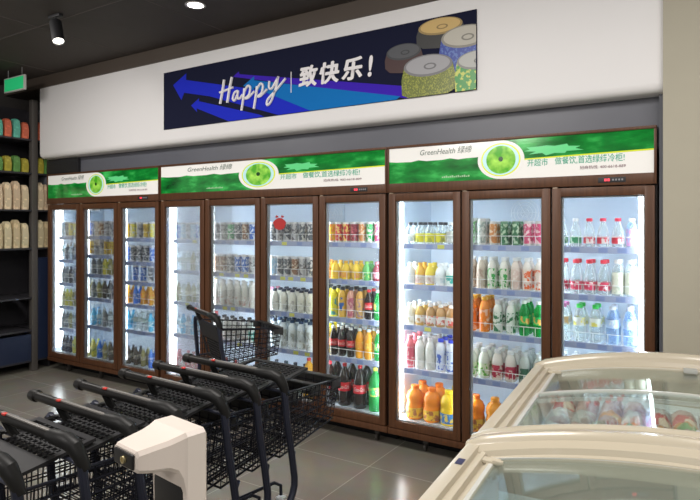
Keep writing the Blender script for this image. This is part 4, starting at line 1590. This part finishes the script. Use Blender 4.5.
def freezer(label, loc, rz, wid, dep, n_lids=2):
    t = thing('chest_freezer', label, 'freezer', loc, rz, 'cream chest freezers with arched glass lids')
    h = .92
    rise = .097
    half = wid / 2
    # local: x 0..wid (along the wall), y 0..dep (towards the coolers)
    q = MB()
    w_ = .07
    q.b2(.02, .02 + w_, .02, dep - .02, .06, h - .10, .01)
    q.b2(wid - .02 - w_, wid - .02, .02, dep - .02, .06, h - .10, .01)
    q.b2(.02 + w_, wid - .02 - w_, .02, .02 + w_, .06, h - .10)
    q.b2(.02 + w_, wid - .02 - w_, dep - .02 - w_, dep - .02, .06, h - .10)
    q.b2(.02 + w_, wid - .02 - w_, .02 + w_, dep - .02 - w_, .06, .12)
    q.build('body', M_CREAM, t)
    q = MB()
    i0 = .02 + w_
    q.b2(i0, i0 + .005, i0, dep - i0, .12, h - .10)
    q.b2(wid - i0 - .005, wid - i0, i0, dep - i0, .12, h - .10)
    q.b2(i0, wid - i0, i0, i0 + .005, .12, h - .10)
    q.b2(i0, wid - i0, dep - i0 - .005, dep - i0, .12, h - .10)
    q.b2(i0, wid - i0, i0, dep - i0, .12, .126)
    q.build('liner', M_FIN, t, smooth=0)
    for x in (.12, wid - .12):
        for y in (.1, dep - .1):
            q = MB()
            q.lathe([(.02, -.015), (.03, -.01), (.03, .01), (.02, .015)], 14, (x, y, .03), M=Matrix.Rotation(PI / 2, 3, 'Y'))
            q.build('caster', M_RUBBER, t)
    # side rails with sliding grooves (cross-section swept along y)
    for s_ in (0, 1):
        X = (lambda x: x) if s_ == 0 else (lambda x: wid - x)
        P = [(0, h - .13), (.0, h - .012), (.006, h - .003), (.016, h), (.044, h + .001), (.048, h - .012), (.056, h - .012), (.060, h - .004), (.072, h - .006), (.076, h - .020), (.084, h - .020), (.088, h - .012), (.108, h - .016), (.112, h - .040), (.112, h - .13)]
        q = MB()
        a = [(X(x), 0.0, z) for x, z in P]
        b_ = [(X(x), dep, z) for x, z in P]
        q.loft([a, b_])
        q.build('side_rail', M_CREAM, t, smooth=25)
    # arched end rims, stepped down towards the glass
    N = 28
    for s_ in (0, 1):
        Y = (lambda y: y) if s_ == 0 else (lambda y: dep - y)
        prof_ = [(-.006, -.155), (-.006, -.014), (.000, -.003), (.012, .001), (.030, .001), (.040, -.006), (.046, -.018), (.062, -.024), (.074, -.030), (.080, -.046), (.090, -.050), (.094, -.064), (.094, -.155)]
        q = MB()
        secs = []
        for k in range(N + 1):
            x = wid * k / N
            z = h + .008 + arch(x - half, half, rise)
            if k in (0, N):
                z -= .010
            secs.append([(x, Y(y), (z + dz) if dz > -.15 else (h - .14)) for y, dz in prof_])
        q.loft(secs)
        q.build('end_rim', M_CREAM2, t, smooth=30)
    # slider stops at the four corners
    for x in (.098, wid - .098):
        for y in (.115, dep - .115):
            q = MB()
            q.box((x, y, h - .012), (.05, .03, .012), .004)
            q.box((x + (.02 if x < half else -.02), y - (.012 if y > dep / 2 else -.012), h - .008), (.03, .012, .012), .003)
            q.build('slider_stop', M_CREAM, t)
    # arched sliding lids
    y0, y1 = .085, dep - .085
    mid = (y0 + y1) / 2
    for k, (ya, yb, dz) in enumerate(((y0, mid + .03, -.034), (mid - .03, y1, -.046))):
        nm = thing('lid', '', 'x')
        for p_ in ('label', 'category'):
            del nm[p_]
        nm.parent = t
        xa, xb = .10, wid - .10

        def zz(x, o=0):
            return h + dz + .012 + arch(x - half, half, rise) * .93 - .012 + o
        q = MB()
        secs = []
        for j in range(N + 1):
            x = xa + (xb - xa) * j / N
            secs.append([(x, ya, zz(x)), (x, yb, zz(x)), (x, yb, zz(x, .004)), (x, ya, zz(x, .004))])
        q.loft(secs)
        q.build('glass', M_LID, nm, smooth=40)
        q = MB()
        for yy in (ya, yb):
            secs = []
            for j in range(N + 1):
                x = xa + (xb - xa) * j / N
                secs.append([(x, yy - .006, zz(x, -.004)), (x, yy + .006, zz(x, -.004)), (x, yy + .006, zz(x, .008)), (x, yy - .006, zz(x, .008))])
            q.loft(secs)
        for x in (xa, xb):
            q.b2(x - .006, x + .006, ya, yb, zz(x) - .004, zz(x) + .008)
        q.build('lid_frame', M_ALU, nm, smooth=40)
        q = MB()
        yy = yb - .035 if k else ya + .035
        q.box((half - .02, yy, zz(half) + .013), (.05, .032, .018), .004)
        q.build('lid_handle', pl((.34, .35, .33)), nm)
    # wire dividers inside
    q = MB()
    nd = 3
    for k in range(1, nd + 1):
        y = i0 + (dep - 2 * i0) * k / (nd + 1)
        for z in (.35, .45, .55, .65, .76):
            q.tube([(i0 + .01, y, z), (wid - i0 - .01, y, z)], .0025, 5)
        for j in range(9):
            x = i0 + .02 + (wid - 2 * i0 - .04) * j / 8
            q.tube([(x, y, .128), (x, y, .76)], .0025, 5)
    q.build('wire_divider', M_WIREW, t)
    return t


WID, DEP = 1.30, 1.105
RZ = math.radians(4.2)
ca, sa = math.cos(RZ), math.sin(RZ)
fA = freezer('cream chest freezer nearer the thermometer, empty under its glass lids', (-.552, .597, 0), RZ, WID, DEP)
fB = freezer('cream chest freezer close to the coolers, stocked with frozen bags', (-.552 - sa * (DEP + .012), .597 + ca * (DEP + .012), 0), RZ, WID, DEP)
# dark blue sticker on the near freezer's rail
q = MB()
q.b2(-.010, .010, -.020, .020, 0, .0008)
st = q.build('rail_sticker', pl((.03, .03, .09)), fA, (.030, .915, .9218), smooth=0)


# frozen bags lying in the far freezer
def bag_mesh(seed):
    r = random.Random(seed)
    q = MB()
    nx, ny = 8, 6
    w, d, hgt = .098, .082, .026
    top = []
    bot = []
    for j in range(ny + 1):
        for i in range(nx + 1):
            a, b_ = i / nx * 2 - 1, j / ny * 2 - 1
            puff = max(0, (1 - abs(a) ** 3)) * max(0, (1 - abs(b_) ** 3))
            top.append(q.bm.verts.new((a * w / 2, b_ * d / 2, hgt * puff * r.uniform(.75, 1.15) + .006)))
            bot.append(q.bm.verts.new((a * w / 2, b_ * d / 2, .004 - .003 * puff)))
    W1 = nx + 1
    for j in range(ny):
        for i in range(nx):
            k = j * W1 + i
            q.bm.faces.new((top[k], top[k + 1], top[k + W1 + 1], top[k + W1]))
            q.bm.faces.new((bot[k], bot[k + W1], bot[k + W1 + 1], bot[k + 1]))
    ring = [i for i in range(nx)] + [nx + j * W1 for j in range(ny)] + [ny * W1 + i for i in range(nx, 0, -1)] + [j * W1 for j in range(ny, 0, -1)]
    for a, b_ in zip(ring, ring[1:] + ring[:1]):
        q.bm.faces.new((top[a], bot[a], bot[b_], top[b_]))
    return q


BAGC = [('red', (.55, .05, .05), (.75, .60, .45)), ('orange', (.70, .30, .04), (.65, .50, .25)), ('pinkish brown', (.50, .34, .30), (.30, .14, .12)),
        ('golden', (.62, .42, .08), (.70, .62, .45)), ('pale', (.58, .58, .55), (.45, .36, .34)), ('green', (.15, .36, .10), (.60, .60, .40))]
bag_me = []
for i, (nm, c1, c2) in enumerate(BAGC):
    bag_me.append(bag_mesh(i).mesh('frozen_bag', print_mat(c1, c2, 22), 60))
rb = random.Random(11)
cols_x = [.165 + k * .0882 for k in range(12)]
rows_y = [.50 + k * .083 for k in range(6)]
for j, y in enumerate(rows_y):
    for i, x in enumerate(cols_x):
        z = .795
        c = rb.choice([0, 1, 2, 2, 2, 3, 4, 4, 5] if j < 4 else [2, 4, 4, 0, 2])
        lx, ly = x + rb.uniform(-.004, .004), y + rb.uniform(-.004, .004)
        p = fB.matrix_basis @ Vector((lx, ly, z))
        p = Vector((fB.location.x + lx * ca - ly * sa, fB.location.y + lx * sa + ly * ca, z))
        o = inst('frozen_bag', bag_me[c], None, p, RZ + rb.uniform(-.06, .06))
        o.scale = (.87, .96, rb.uniform(.9, 1.9))
        tag(o, f'{BAGC[c][0]} frozen food bag, {ORD[i]} from the carts side, {ORD[5 - j]} row from the coolers', 'bag', 'frozen bags in the far chest freezer')
# basket tray the bags lie on
q = MB()
q.b2(.105, WID - .105, .105, DEP - .105, .780, .793)
q.build('tray', M_WIREW, fB, smooth=0)


# ------------------------------------------------------------------ white thermometer on a stand
def thermometer():
    t = thing('forehead_thermometer', 'white touch-free thermometer on a thin stand beside the nested carts', 'thermometer', (-.732, .60, -.005), math.radians(-8.5))
    # profile in YZ (local -y is the front), extruded along x with a taper to the front
    wm = mat('thermo_white', (.64, .565, .505), .38)
    zt = 1.252

    def sec(y, zlo, zhi, hw, r=.006):
        return [(-hw + r, y, zlo), (hw - r, y, zlo), (hw, y, zlo + r), (hw, y, zhi - r), (hw - r, y, zhi), (-hw + r, y, zhi), (-hw, y, zhi - r), (-hw, y, zhi - r * 2 if zhi - zlo > .04 else zlo + r)]
    q = MB()
    secs = [sec(-.048, 1.217, 1.243, .033), sec(-.045, 1.214, 1.246, .035), sec(-.030, 1.210, 1.248, .038), sec(0.0, 1.206, 1.251, .043), sec(.014, 1.198, 1.254, .046), sec(.0205, 1.184, 1.256, .048), sec(.024, 1.165, 1.257, .049), sec(.026, 1.09, 1.258, .050), sec(.058, 1.09, 1.258, .050), sec(.062, 1.092, 1.254, .047)]
    q.loft(secs)
    q.build('housing', wm, t, smooth=24)
    q = MB()
    q.box((0, -.0495, 1.230), (.054, .005, .022), .0024, 3)
    s = q.build('sensor_window', mat('thermo_black', (.003, .003, .004), .35), t)
    q = MB()
    q.lathe([(.0055, 0), (.0055, -.003), (.0035, -.003), (.003, 0)], 18, (.003, -.052, 1.230), M=Matrix.Rotation(-PI / 2, 3, 'X'))
    q.build('sensor_lens', mat('thermo_gold', (.55, .46, .25), .3, .7), s)
    q = MB()
    q.box((0, .0245, 1.141), (.080, .004, .084), .003)
    d = q.build('screen', mat('thermo_screen', (.003, .003, .004), .35), t)
    q = MB()
    q.lathe([(.003, 0), (.003, -.001)], 12, (.022, .0222, 1.118), M=Matrix.Rotation(-PI / 2, 3, 'X'))
    q.build('indicator', pl((.8, .8, .8)), d)
    q = MB()
    q.tube([(0, .046, .02), (0, .046, 1.095)], .011, 12)
    p = q.build('pole', M_BLACK, t)
    q = MB()
    q.lathe([(.150, .005), (.150, .012), (.140, .018), (.03, .024), (.018, .05)], 32, (0, .046, 0))
    q.build('base', M_BLACK, t)


thermometer()
